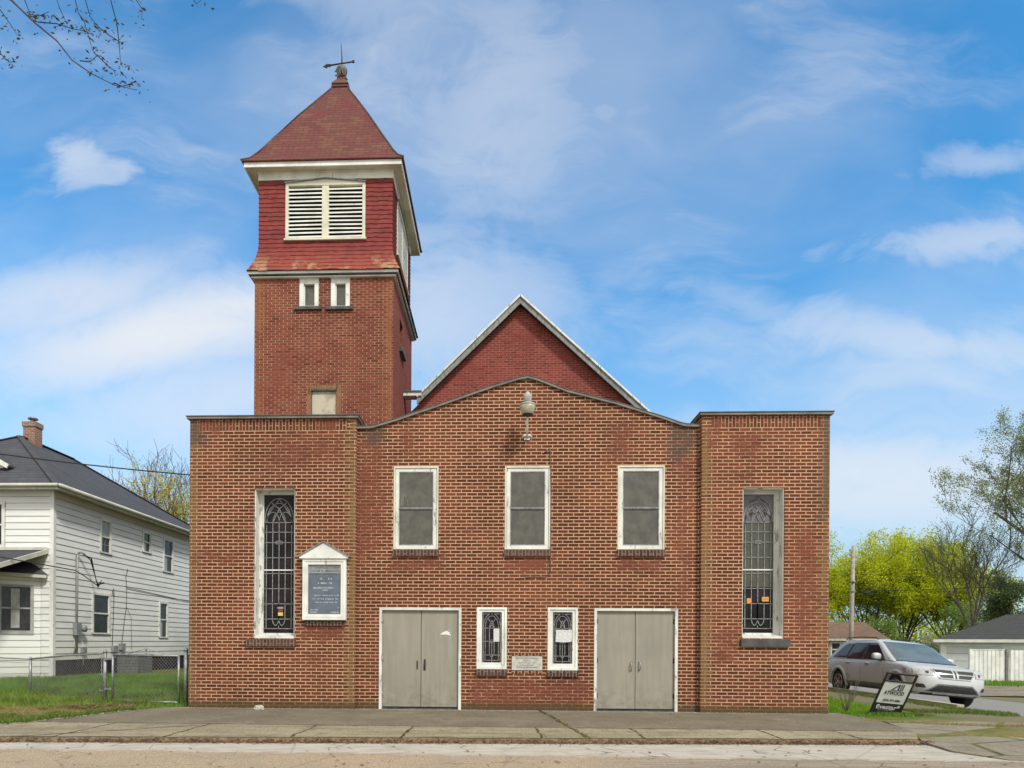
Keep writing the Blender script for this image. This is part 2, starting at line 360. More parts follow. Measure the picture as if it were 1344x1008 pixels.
n=t.noise(v,.8,5.,.65); n2=t.noise(v,22.,5.,.75); n3=t.noise(t.mapping(v,(.35,2.5,1)),1.4,5.,.6)
jy=t.math('MULTIPLY',t.math('SUBTRACT',t.noise(v,1.3,5.,.7),.5),.5); jx=t.math('MULTIPLY',t.math('SUBTRACT',t.noise(v,1.8,4.,.7),.5),.22)
near=t.ss(t.math('ADD',Y,jy),10.62,10.78,1.,0.)
dark=t.mix(t.ss(n,.35,.68),(.150,.130,.094),(.205,.178,.130)); light=t.mix(t.ss(n3,.35,.65),(.32,.28,.19),(.225,.195,.135))
c=t.mix(near,dark,light)
hi=t.math('MULTIPLY',t.ss(X,3.6,4.4),near); c=t.mix(t.math('MULTIPLY',t.math('SUBTRACT',t.ss(t.math('ADD',X,jx),3.3,3.4),t.ss(t.math('ADD',X,jx),4.6,4.8)),t.math('MULTIPLY',near,.7)),c,(.36,.31,.22))
wall=t.ss(t.math('ADD',Y,jx),13.0,13.22); c=t.mix(t.math('MULTIPLY',wall,t.ss(n2,.4,.6,.1,.6)),c,(.33,.31,.27))
c=t.mix(t.ss(n2,.42,.66,0.,.6),c,(.085,.072,.05)); c=t.mix(t.ss(t.noise(v,2.6,6.,.75),.50,.66,0.,.55),c,(.10,.085,.055)); c=t.mix(t.ss(t.noise(t.mapping(v,(1,1.6,1),(7,3,0)),1.7,6.,.7),.56,.68,0.,.35),c,(.30,.26,.18))
spk=t.ss(t.noise(v,38.,2.,.5),.72,.76); c=t.mix(t.math('MULTIPLY',spk,.7),c,(.50,.48,.42))
diag=t.math('SUBTRACT',X,t.math('MULTIPLY',t.math('SUBTRACT',Y,9.5),-.18))
jm=t.math('MULTIPLY',joints(t,X,(-6.2,-4.65,-2.9,-1.35,.62,2.1,4.05,5.2),.028,jx),near)
jm=t.math('MAXIMUM',jm,joints(t,t.math('SUBTRACT',X,t.math('MULTIPLY',t.math('SUBTRACT',Y,13.3),-.12)),(.85,),.05,jx))
jm=t.math('MAXIMUM',jm,joints(t,t.math('ADD',Y,t.math('MULTIPLY',jy,.35)),(10.7,),.035,0.))
lc=t.math('SUBTRACT',t.math('MULTIPLY',Y,1.35),X) # diagonal crack at the left end
jm=t.math('MAXIMUM',jm,t.math('MULTIPLY',joints(t,lc,(18.9,),.07,jx),t.ss(X,-4.6,-5.0)))
jm=t.math('MULTIPLY',jm,t.ss(t.noise(v,3.,3.),.3,.5,.35,1.))
vor=t.new('ShaderNodeTexVoronoi',feature='DISTANCE_TO_EDGE'); t.link(t.mapping(v,(.55,.8,1)),vor.inputs['Vector']); vor.inputs['Scale'].default_value=1.; vor.inputs['Randomness'].default_value=1.
ck=t.math('MULTIPLY',t.ss(vor.outputs['Distance'],.004,.014,1.,0.),t.ss(n,.5,.6)); jm=t.math('MAXIMUM',jm,t.math('MULTIPLY',ck,.35))
c=t.mix(jm,c,t.mix(t.ss(t.noise(v,6.,3.),.5,.65),(.04,.033,.02),(.11,.11,.03))); t.color(c)
t.bump(t.math('SUBTRACT',n2,t.math('MULTIPLY',jm,1.5)),.008); M['walk']=t.m
t=NT('kerb_concrete',.95,.1); v=t.ob(); n=t.noise(v,9.,5.,.75); t.color(t.mix(t.ss(n,.38,.62),(.21,.155,.095),(.10,.07,.042))); t.bump(n,.02); M['kerb']=t.m
M['kerb2']=simple('pale_kerb',(.42,.39,.30),(.28,.26,.20),.9,8.)
t=NT('street_surface',.9,.15); v=t.ob(); s_=t.sep(v); X,Y=s_[0],s_[1]
n=t.noise(v,.9,5.,.7); n2=t.noise(v,55.,4.,.8); n3=t.noise(t.mapping(v,(1,3,1)),2.5,5.,.7)
edge=t.math('ADD',Y,t.math('MULTIPLY',t.math('SUBTRACT',t.noise(v,2.2,6.,.75),.5),.7))
gut=t.ss(edge,8.33,8.5)
ag=t.mix(t.ss(n2,.40,.62),(.20,.155,.105),(.48,.385,.27)); ag=t.mix(t.ss(n,.4,.7,0.,.5),ag,(.24,.21,.165))
ag=t.mix(t.math('MULTIPLY',t.ss(X,.8,2.0),t.math('MULTIPLY',t.ss(t.noise(t.mapping(v,(.3,9,1)),1.8,4.,.7),.4,.6),.75)),ag,(.16,.155,.145))
pal=t.mix(t.ss(n3,.35,.7),(.45,.42,.365),(.34,.315,.265)); pal=t.mix(t.ss(n2,.45,.68,0.,.45),pal,(.22,.195,.16)); pal=t.mix(t.ss(t.noise(t.mapping(v,(.5,4,1)),3.,6.,.75),.54,.64,0.,.5),pal,(.25,.225,.185))
c=t.mix(gut,ag,pal)
vor=t.new('ShaderNodeTexVoronoi',feature='DISTANCE_TO_EDGE'); t.link(t.mapping(v,(1.9,2.4,1)),vor.inputs['Vector']); vor.inputs['Scale'].default_value=1.
ck=t.math('MULTIPLY',t.ss(vor.outputs['Distance'],.006,.02,1.,0.),t.ss(t.noise(v,.6,2.),.5,.58)); 
vor2=t.new('ShaderNodeTexVoronoi',feature='DISTANCE_TO_EDGE'); t.link(t.mapping(v,(.5,.5,1),(3.3,1.1,0)),vor2.inputs['Vector']); vor2.inputs['Scale'].default_value=1.
ck=t.math('MAXIMUM',ck,t.math('MULTIPLY',t.ss(vor2.outputs['Distance'],.003,.008,1.,0.),.3))
c=t.mix(t.math('MULTIPLY',ck,.8),c,(.09,.08,.065))
bits=t.ss(t.noise(v,16.,3.,.6),.72,.75); c=t.mix(t.math('MULTIPLY',bits,.7),c,(.12,.09,.06)); t.color(c); t.bump(n2,.008); M['road']=t.m
t=NT('side_street_asphalt',.9,.2); v=t.ob(); n2=t.noise(v,40.,4.,.75); t.color(t.mix(t.ss(n2,.3,.7),(.17,.165,.155),(.24,.235,.22))); t.bump(n2,.006); M['asphalt']=t.m
t=NT('worn_apron',.93,.15); v=t.ob(); n=t.noise(v,.8,5.,.7); n2=t.noise(v,26.,5.,.75)
c=t.mix(t.ss(n,.35,.65),(.20,.175,.13),(.27,.24,.185)); c=t.mix(t.ss(n2,.42,.66,0.,.6),c,(.11,.092,.065)); c=t.mix(t.ss(t.noise(v,2.4,6.,.75),.5,.66,0.,.5),c,(.12,.10,.065))
vor=t.new('ShaderNodeTexVoronoi',feature='DISTANCE_TO_EDGE'); t.link(t.mapping(v,(.45,.9,1),(.4,.2,0),(0,0,.3)),vor.inputs['Vector']); vor.inputs['Scale'].default_value=1.
ck=t.ss(t.math('ADD',vor.outputs['Distance'],t.math('MULTIPLY',t.math('SUBTRACT',n2,.5),.02)),.004,.03,1.,0.); c=t.mix(ck,c,t.mix(t.ss(n,.4,.6),(.04,.035,.022),(.10,.12,.025))); t.color(c); t.bump(n2,.01); M['apron']=t.m

# ------------------------------------------------------------------ camera, world, sun
cam=bpy.data.cameras.new('camera'); co=bpy.data.objects.new('camera',cam); COL.objects.link(co); S.camera=co
F=880.; cam.sensor_fit='HORIZONTAL'; cam.sensor_width=36; cam.lens=F/1344*36
cam.shift_x=(672-618)/1344; cam.shift_y=(843-504)/1344; cam.clip_end=3000; cam.clip_start=.1
co.location=(0,0,1.345)
co.rotation_mode='QUATERNION'
yaw=Matrix.Rotation(R(2.3),4,'Z')@Matrix.Rotation(R(90),4,'X')@Matrix.Rotation(R(.35),4,'Z')
co.rotation_quaternion=yaw.to_quaternion()

SUN_EL,SUN_AZ=46.,148.   # azimuth measured from +Y towards +X: behind and right of the viewer
w=bpy.data.worlds.new('World'); S.world=w; w.use_nodes=True; wt=w.node_tree; wn=wt.nodes
for n_ in list(wn): wn.remove(n_)
class WT(NT):
    def __init__(s): s.t=wt; s.n=wn; s._uv=None; s._ob=None
q=WT()
sky=q.new('ShaderNodeTexSky',sky_type='NISHITA'); sky.sun_disc=False; sky.sun_elevation=R(SUN_EL); sky.sun_rotation=R(SUN_AZ); sky.air_density=1.0; sky.dust_density=.6; sky.ozone_density=1.6
hs=q.new('ShaderNodeHueSaturation'); q.link(sky.outputs[0],hs.inputs['Color']); hs.inputs['Saturation'].default_value=1.12; hs.inputs['Value'].default_value=1.35
tc=q.new('ShaderNodeTexCoord'); d=tc.outputs['Generated']
sx=q.sep(d); up=q.math('ADD',q.math('MAXIMUM',sx[2],0.),.22)
yy=q.math('MAXIMUM',sx[1],.12); A_=q.math('DIVIDE',sx[0],yy); B_=q.math('DIVIDE',sx[2],yy)
pv=q.new('ShaderNodeCombineXYZ'); q.link(A_,pv.inputs[0]); q.link(B_,pv.inputs[1]); pl=pv.outputs[0]
def warp(vec,sc,amt):
    n=q.new('ShaderNodeTexNoise'); q.link(vec,n.inputs['Vector']); n.inputs['Scale'].default_value=sc; n.inputs['Detail'].default_value=4.
    m_=q.new('ShaderNodeVectorMath',operation='MULTIPLY_ADD'); q.link(n.outputs['Color'],m_.inputs[0]); m_.inputs[1].default_value=(amt,amt,0); q.link(vec,m_.inputs[2]); return m_.outputs[0]
pw=warp(pl,2.2,.35)
broad=q.noise(q.mapping(pw,(.9,1.7,1),(4.2,1.7,0),(0,0,.45)),1.0,7.,.52)
wisp=q.noise(q.mapping(pw,(1.5,4.5,1),(0.3,7.7,0),(0,0,.45)),1.5,9.,.62)
fineN=q.noise(q.mapping(pw,(1,1.6,1)),7.,8.,.62)
def blob(a0,b0,ra,rb,amt,edge,rot=0.):
    """soft cloud bank round one direction of the sky"""
    m_=q.mapping(pl,(1,1,1),(-a0,-b0,0)); m_=q.mapping(m_,(1/ra,1/rb,1),(0,0,0),(0,0,0)) if not rot else q.mapping(q.mapping(m_,(1,1,1),(0,0,0),(0,0,rot)),(1/ra,1/rb,1))
    ln=q.new('ShaderNodeVectorMath',operation='LENGTH'); q.link(m_,ln.inputs[0])
    nn=q.math('MULTIPLY',q.math('SUBTRACT',fineN,.5),edge)
    r_=q.math('ADD',ln.outputs['Value'],nn)
    return q.math('MULTIPLY',q.ss(r_,.1,1.15,1.,0.),q.math('MULTIPLY',q.ss(q.math('ADD',fineN,q.math('MULTIPLY',wisp,.4)),.42,.82,.74,1.),amt))
veil=q.ss(broad,.38,.70,.0,.34)
veil=q.math('ADD',veil,q.ss(wisp,.48,.74,0.,.26))
low=q.ss(B_,.0,.62,1.,0.); pass
cm=veil
for args in [(-.645,.735,.07,.045,.60,3.2,.3),(-.60,.715,.075,.028,.55,3.2,-.2),(-.50,.47,.50,.11,.95,1.0,-.20),(-.66,.52,.34,.10,.72,1.1,-.1),(-.45,.37,.40,.14,.62,1.2,-.1),(.155,.79,.045,.04,.40,3.4,.5),(.19,.785,.065,.028,.34,3.4,-.3),(.70,.70,.15,.03,.40,2.6),(.68,.585,.20,.045,.55,2.4,-.08),(.62,.44,.34,.06,.58,2.0,.16),(.0,.80,.24,.30,.50,1.8,.3),(-.18,.98,.24,.14,.40,1.8),(-.12,.50,.34,.20,.58,1.4),(.36,.50,.20,.05,.30,2.8,.3),(.55,.24,.6,.12,.74,1.2)]: cm=q.math('MAXIMUM',cm,blob(*args))  # cloud centres and radii worked out from image pixel positions
behind=q.math('MULTIPLY',q.ss(sx[1],.62,.25,0.,1.),.82); pass # unseen warm overcast at sides and back, added to offset the blue light
skc=q.mix(q.math('MULTIPLY',low,.9),q.mix(1.,hs.outputs[0],(.43,1.04,1.19),'MULTIPLY'),(3.1,4.2,5.4)); skc=q.mix(cm,skc,(5.65,5.8,6.1)); skc=q.mix(behind,skc,(8.3,7.9,7.1))
bg=q.new('ShaderNodeBackground'); q.link(skc,bg.inputs['Color']); bg.inputs['Strength'].default_value=.10
wo=q.new('ShaderNodeOutputWorld'); q.link(bg.outputs[0],wo.inputs['Surface'])
sl=bpy.data.lights.new('sun','SUN'); sl.energy=2.3; sl.angle=R(8); sl.color=(1,.96,.90)
so=bpy.data.objects.new('sun',sl); COL.objects.link(so)
az=R(SUN_AZ); el=R(SUN_EL); sd=Vector((math.sin(az)*math.cos(el),math.cos(az)*math.cos(el),math.sin(el)))
so.rotation_euler=(-sd).to_track_quat('-Z','Y').to_euler(); so.location=(-10,-20,30)
S.view_settings.view_transform='Standard'; S.view_settings.look='None'; S.view_settings.exposure=.58; S.view_settings.gamma=1
# ------------------------------------------------------------------ ground
def clampf(x,a,b): return max(a,min(b,x))
def kerbY(x): return 9.47+.06*x
def gz(x,y):
    z=0.
    if x>10.22:
        d=x-10.22; z=-.13-.082*clampf(d,0,4.5)-.02*clampf(d-4.5,0,10)
    elif x<-6.3: z=.16*clampf((y-13)/7,0,1)
    if y<kerbY(x)+.25: return -.45
    if y<12.5 and x>10.22:
        f=clampf((y-9.4)/3.1,0,1); z=-.09+(z+.09)*f
    return z
def sheet(name,xs,ys,zf,mat,kind='structure'):
    m=MB(); vs=[(x,y,zf(x,y)) for y in ys for x in xs]; n=len(xs)
    m.add(vs,[(j*n+i,j*n+i+1,(j+1)*n+i+1,(j+1)*n+i) for j in range(len(ys)-1) for i in range(n-1)])
    o=m.build(name,mat,origin=(0,0,0),fix=False); o['kind']=kind; return o
xs=[-700,-200,-80,-40]+[-30+2*i for i in range(12)]+[-6.3]+[-5+i for i in range(15)]+[10.15,10.24,11,12,13,14,14.72,16,18,20,22,24.7,30,40,80,200,700]
ys=[-60,0,4,8]+[8.6+.3*i for i in range(6)]+[10.4,11,12,12.5,13,14,15,16,17,18,19,20,22,25,30,40,60,100,200,900]
sheet('ground',xs,ys,lambda x,y:gz(x,y)-.02,M['soil'])
sheet('road',[-300,-60,-20]+[-12+i for i in range(27)]+[20,60,300],[-40,0,4,6,7,8,8.6,9,9.4,9.8,10.3,10.9],lambda x,y:-.07-(.004 if y>kerbY(x)+.1 else 0),M['road'])
# pavement slab with a worn kerb face
m=MB()
left=[(-40,8.2),(-12,9.75),(-8.6,9.95),(-7.8,10.2),(-7.59,10.6),(-7.3,11.4),(-7.12,12.2),(-6.9,12.9),(-6.6,13.3),(-6.25,13.36)]
N=60; top=[]; bot=[]
for i in range(N+1):
    x=-40+(6.3+40)*(i/N) if i<8 else None
    pass
kx=[-40,-25,-14]+[-9+.25*i for i in range(62)]
kx=[x for x in kx if x<=6.2]
rng=random.Random(3)
kp=[(x,kerbY(x)+rng.uniform(-.03,.022)) for x in kx]
poly=[(x,y,.0) for x,y in kp]+[(6.45,10.6,.0),(6.75,12.2,.0),(6.7,13.45,.0),(3.9,13.45,0),(-3,13.45,0)]+[(x,y,.0) for x,y in reversed(left[1:])]
m.add(poly,[tuple(range(len(poly)))])
o=m.build('sidewalk',M['walk'],origin=(0,0,0)); struct(o)
m=MB()
for (a,b),(c_,d_) in zip(kp,kp[1:]):
    j=rng.uniform(-.012,.006)
    m.add([(a,b-.0,-.006),(c_,d_-.0,-.006),(c_,d_-.05,-.012+j),(a,b-.05,-.012+j),(a,b-.09,-.09),(c_,d_-.09,-.09)],[(0,1,2,3),(3,2,5,4)])
o=m.build('kerb',M['kerb'],origin=(0,0,0)); struct(o)
# pale concrete edging at the left end of the pavement
m=MB(); E=[(-16,9.58),(-12,9.76),(-8.6,9.96),(-7.8,10.21),(-7.59,10.6),(-7.3,11.4),(-7.12,12.2),(-7.0,12.55)]
for (a,b),(c_,d_) in zip(E,E[1:]): m.add([(a,b,.004),(c_,d_,.004),(c_-.07,d_+.05,.012),(a-.07,b+.05,.012)],[(0,1,2,3)])
o=m.build('pavement_edge',M['kerb2'],origin=(0,0,0)); struct(o)
# worn apron at the street corner
def az_(x,y): return -.065+.058*clampf((y-8.5)/3.0,0,1)-.05*clampf((x-8)/3,0,1)
m=MB(); A=[(6.1,9.86),(6.0,9.1),(6.3,8.5),(9,8.2),(14,8.0),(14,11.0),(10.2,12.1),(8.6,12.3),(6.85,12.25),(6.5,10.8)]
m.add([(x,y,az_(x,y)+.006) for x,y in A],[tuple(range(len(A)))])
m.add([(x,y,az_(x,y)+.006 if 0 else -.2) for x,y in A]+[(x,y,az_(x,y)+.006) for x,y in A],[(i,(i+1)%len(A),(i+1)%len(A)+len(A),i+len(A)) for i in range(len(A))])
o=m.build('corner_apron',M['apron'],origin=(0,0,0)); struct(o)
# side street
sheet('side_street',[10.3,11,12,13,14,14.72,16,17.2],[12.0,12.5,13,14,15,16,17,18,19,20,22,25,30,40,60,100,140],lambda x,y:gz(x,y)+.006,M['asphalt'])
m=MB()
for y0,y1 in((15.2,18.5),(18.52,22.),(22.02,26.),(26.02,31),(31.02,60)): m.box(10.12,10.28,y0,y1,-.3,.035)
o=m.build('side_kerb',M['kerb2'],origin=(0,0,0)); struct(o)
m=MB(); m.add([(17.25,26,-.55),(40,27,-.70),(60,30,-.70),(60,34,-.70),(17.25,33.5,-.6)],[(0,1,2,3,4)]); o=m.build('dirt_path',M['apron'],origin=(0,0,0)); struct(o)

# ------------------------------------------------------------------ walls with openings
def wall(m,x0,x1,z0,z1,y,holes,mi=0,reveal=.1,topf=None,rm=0):
    """front skin on plane y with rectangular openings and their reveals; topf gives a shaped top above z1"""
    xs=sorted(set([x0,x1]+[h[0] for h in holes]+[h[1] for h in holes])); zs=sorted(set([z0,z1]+[h[2] for h in holes]+[h[3] for h in holes]))
    for i in range(len(xs)-1):
        for j in range(len(zs)-1):
            cx,cz=(xs[i]+xs[i+1])/2,(zs[j]+zs[j+1])/2
            if any(h[0]<cx<h[1] and h[2]<cz<h[3] for h in holes): continue
            m.quad((xs[i],y,zs[j]),(xs[i+1],y,zs[j]),(xs[i+1],y,zs[j+1]),(xs[i],y,zs[j+1]),mi)
    for h in holes:
        a,b,c,d=h[:4]; r=h[4] if len(h)>4 else reveal
        m.quad((a,y,c),(a,y+r,c),(a,y+r,d),(a,y,d),rm); m.quad((b,y,c),(b,y,d),(b,y+r,d),(b,y+r,c),rm)
        m.quad((a,y,d),(a,y+r,d),(b,y+r,d),(b,y,d),rm); m.quad((a,y,c),(b,y,c),(b,y+r,c),(a,y+r,c),rm)
    if topf:
        n=len(topf)
        vs=[(x,y,z1) for x,_ in topf]+[(x,y,z) for x,z in topf]
        m.add(vs,[(i,i+1,n+i+1,n+i) for i in range(n-1)],mi)
CH=thing('church','red brick church with corner bell tower, curved parapet front and two square end bays','church',(0,13.37,0))
YC,YB=13.37,13.25
doors=[(-2.377,-.727,0.0,2.037),(1.906,3.545,0.0,2.037)]  # openings and most building coordinates below were back-projected from image pixels
smalls=[(-.42,.18,.815,2.045),(.989,1.583,.80,2.048)]
ups=[(-2.103,-1.204,3.2,4.862),(.125,1.027,3.2,4.858),(2.353,3.273,3.2,4.86)]
prof=[(-2.84,5.612),(-2.585,5.618),(-2.5,5.632),(-2.063,5.757),(-1.167,6.055),(-.158,6.398),(.371,6.556),(.568,6.592),(.76,6.54),(1.338,6.31),(2.332,6.05),(3.227,5.76),(3.56,5.64),(3.68,5.612),(3.96,5.605)]
m=MB()
plq=(.277,.891,.794,1.077)
hs_=[d[:4]+(.10,) for d in doors]+[s_+(.07,) for s_ in smalls]+[u_+(.05,) for u_ in ups]
wall(m,-2.84,3.96,-.1,5.3,YC,hs_+[(.17,1.0,.725,1.145,.0)],topf=None)
n=len(prof); m.add([(x,YC,5.3) for x,_ in prof]+[(x,YC,z) for x,z in prof],[(i,i+1,n+i+1,n+i) for i in range(n-1)])
# soldier bricks round the date stone, stretcher jambs
wall(m,.17,1.0,.725,1.145,YC,[(.277,.891,.725,1.145,0)])
m.quad((.277,YC,1.08),(.891,YC,1.08),(.891,YC,1.145),(.277,YC,1.145),1); m.quad((.277,YC,.725),(.891,YC,.725),(.891,YC,.792),(.277,YC,.792),1)
# parapet back and roof slab
m.add([(x,YC+.3,5.0) for x,_ in prof]+[(x,YC+.3,z) for x,z in prof],[(i,n+i,n+i+1,i+1) for i in range(n-1)])
m.build('front_wall',[M['brick_c'],M['soldier']],CH)
m=MB()
vs=[]
for x,z in prof: vs+=[(x,YC-.05,z),(x,YC+.34,z),(x,YC-.05,z+.055),(x,YC+.34,z+.055)]
fs=[]
for i in range(n-1):
    a,b=4*i,4*(i+1); fs+=[(a,b,b+2,a+2),(a+2,b+2,b+3,a+3),(a+1,a+3,b+3,b+1),(a,a+1,b+1,b)]
m.add(vs,fs); m.build('parapet_coping',M['coping'],CH)
m=MB()
for i in range(n-1):
    (xa,za),(xb,zb)=prof[i],prof[i+1]; m.beam((xa,YC-.052,za+.052),(xb,YC-.052,zb+.052),.012,.012)
m.build('coping_edge',M['copingdark'],CH)
# side bays
def bay(x0,x1,mat,hole):
    m=MB(); zt=5.79
    wall(m,x0,x1,-.1,5.36,YB,[hole+(.06,)])
    wall(m,x0,x0+.18,5.36,zt,YB,[]); wall(m,x1-.18,x1,5.36,zt,YB,[])
    m.quad((x0+.18,YB,5.56),(x1-.18,YB,5.56),(x1-.18,YB,zt),(x0+.18,YB,zt),1)
    m.quad((x0+.18,YB,5.36),(x1-.18,YB,5.36),(x1-.18,YB,5.56),(x0+.18,YB,5.56),0)
    y1=YB+.42
    m.quad((x0,YB,-.1),(x0,YB,zt),(x0,17.6 if x0<-5 else y1,zt),(x0,17.6 if x0<-5 else y1,-.1))
    m.quad((x1,YB,-.1),(x1,17.6 if x1>5 else y1,-.1),(x1,17.6 if x1>5 else y1,zt),(x1,YB,zt))
    m.quad((x0,y1,5),(x1,y1,5),(x1,y1,zt),(x0,y1,zt))
    m.quad((x0,y1,zt),(x1,y1,zt),(x1,YB,zt),(x0,YB,zt))
    m.build('bay_wall',[mat,M['soldier']],CH)
    c=MB(); c.box(x0-.05,x1+.05,YB-.055,y1+.15,zt+.002,zt+.045,0); c.box(x0-.062,x1+.062,YB-.068,y1+.16,zt+.046,zt+.062,1)
    c.build('bay_coping',[M['coping'],M['copingdark']],CH)
LW=(-4.89,-4.061,1.4,4.403); RW=(4.747,5.551,1.456,4.387)
bay(-6.21,-2.84,M['brick_l'],LW); bay(3.956,6.40,M['brick_r'],RW)
m=MB(); m.box(-6.15,6.34,13.75,17.6,5.15,5.25); m.build('flat_roof',M['coping'],CH)
m=MB(); m.box(-2.9,6.36,17.55,17.75,-.1,5.3); m.build('rear_wall',M['brick_ts'],CH)

def text(lines,parent,mat,name='lettering',ext=.0012):
    """lines: (string, matrix placing the text's own xy plane, size, width or None, bold)"""
    for body,mt,size,width in lines:
        mb=MB()
        cu=bpy.data.curves.new('t','FONT'); cu.body=body; cu.size=size; cu.align_x='CENTER'; cu.extrude=ext; cu.resolution_u=2
        if len(body)<24: cu.offset=size*.012
        o=bpy.data.objects.new('t',cu); COL.objects.link(o)
        bpy.context.view_layer.update()
        me=o.evaluated_get(bpy.context.evaluated_depsgraph_get()).to_mesh()
        k=1.
        if width:
            wdt=max(v.co.x for v in me.vertices)-min(v.co.x for v in me.vertices); k=width/wdt
        mb.add([mt@Vector((v.co.x*k,v.co.y,v.co.z)) for v in me.vertices],[tuple(p.vertices) for p in me.polygons])
        o.to_mesh_clear(); bpy.data.objects.remove(o); bpy.data.curves.remove(cu)
        mb.build('text_line',mat,parent)
def facing(x,y,z): return Matrix(((1,0,0,x),(0,0,-1,y),(0,1,0,z),(0,0,0,1)))
# date stone
m=MB(); m.box(.281,.887,YC-.012,YC+.05,.797,1.074); st=m.build('date_stone',M['stone'],CH)
text([('NEW MT. ZION MEMORIAL',facing(.584,YC-.0135,1.025),.035,.46),('CHURCH',facing(.584,YC-.0135,.978),.03,.15),('ERECTED A.D. 1951',facing(.584,YC-.0135,.935),.03,.33),
      ('TO THE GLORY OF GOD',facing(.584,YC-.0135,.89),.028,.28),('BY PASTOR AND MEMBERS',facing(.584,YC-.0135,.846),.028,.42)],st,simple('faded_inscription',(.24,.23,.20),None,.9,30.))
# doors
def frame_rect(m,x0,x1,z0,z1,w,y0,y1,bottom=True,mi=0,wb=None,wt=None):
    wb=w if wb is None else wb; wt=w if wt is None else wt
    m.box(x0,x0+w,y0,y1,z0,z1,mi); m.box(x1-w,x1,y0,y1,z0,z1,mi); m.box(x0+w,x1-w,y0+.001,y1,z1-wt,z1,mi)
    if bottom: m.box(x0+w,x1-w,y0+.001,y1,z0,z0+wb,mi)
for k,(a,b,c_,d_) in enumerate(doors):
    m=MB(); frame_rect(m,a,b,.0,d_,.055,YC-.012,YC+.10,False); m.box(a+.055,b-.055,YC+.03,YC+.10,-.02,.022,1); df=m.build('door_frame',[M['white'],M['copingdark']],CH)
    m=MB(); m.box(a+.03,b-.03,YC+.098,YC+.16,-.05,d_-.02); m.build('door_recess',M['dark'],df)
    mid=(a+b)/2+(.015 if k==0 else 0.0)
    for s_,(p,r_) in enumerate(((a+.062,mid-.006),(mid+.006,b-.062))):
        m=MB(); m.box(p,r_,YC+.045,YC+.085,.045,d_-.062)
        dr=m.build('door',M['door'],CH)
        hx=(r_-.07) if s_==0 else (p+.07)
        hm=MB()
        if k==0:
            if s_==0: hm.box(hx-.012,hx+.012,YC+.035,YC+.047,.80,.97); hm.box(hx-.006,hx+.008,YC+.028,YC+.036,.86,.90)
            else: hm.box(hx-.016,hx+.016,YC+.034,YC+.047,.78,1.0); hm.tube([(hx,YC+.034,.80),(hx,YC+.0,.83),(hx,YC+.0,.95),(hx,YC+.034,.98)],.008,6)
        else:
            hm.tube([(hx,YC+.045,.80),(hx-.012+.024*s_,YC+.0,.83),(hx-.014+.028*s_,YC-.004,.89),(hx-.012+.024*s_,YC+.0,.95),(hx,YC+.045,.98)],.011,8)
        hm.build('handle',M['black'] if k==0 else M['steel'],dr)
        for hz in (.3,1.0,1.78):
            ex=p if s_==0 else r_; hm=MB(); hm.tube([(ex,YC+.04,hz-.05),(ex,YC+.04,hz+.05)],.011,6); hm.box(ex-.02,ex+.02,YC+.041,YC+.0455,hz-.05,hz+.05); hm.build('hinge',M['grey'] if k==0 else M['black'],dr)
        if k==0 and s_==1:
            pm=MB(); rr=random.Random(5)
            pts=[(-1.175,1.50),(-1.14,1.535),(-1.10,1.55),(-1.05,1.572),(-1.015,1.567),(-1.02,1.545),(-.975,1.55),(-.995,1.52),(-.97,1.50),(-.96,1.47),(-.985,1.485),(-1.02,1.49),(-1.06,1.498),(-1.12,1.492)]
            pts=[(x_+.02,z_) for x_,z_ in pts]
            pm.prism(pts,YC+.0425,YC+.045)
            for _ in range(9): 
                x_,z_=-1.16+rr.random()*.24,1.40+rr.random()*.2; pm.box(x_,x_+.01,YC+.043,YC+.045,z_,z_+.01)
            o=pm.build('torn_paint_patch',simple('bare_white_patch',(.74,.74,.70),None,.7,20.),dr)
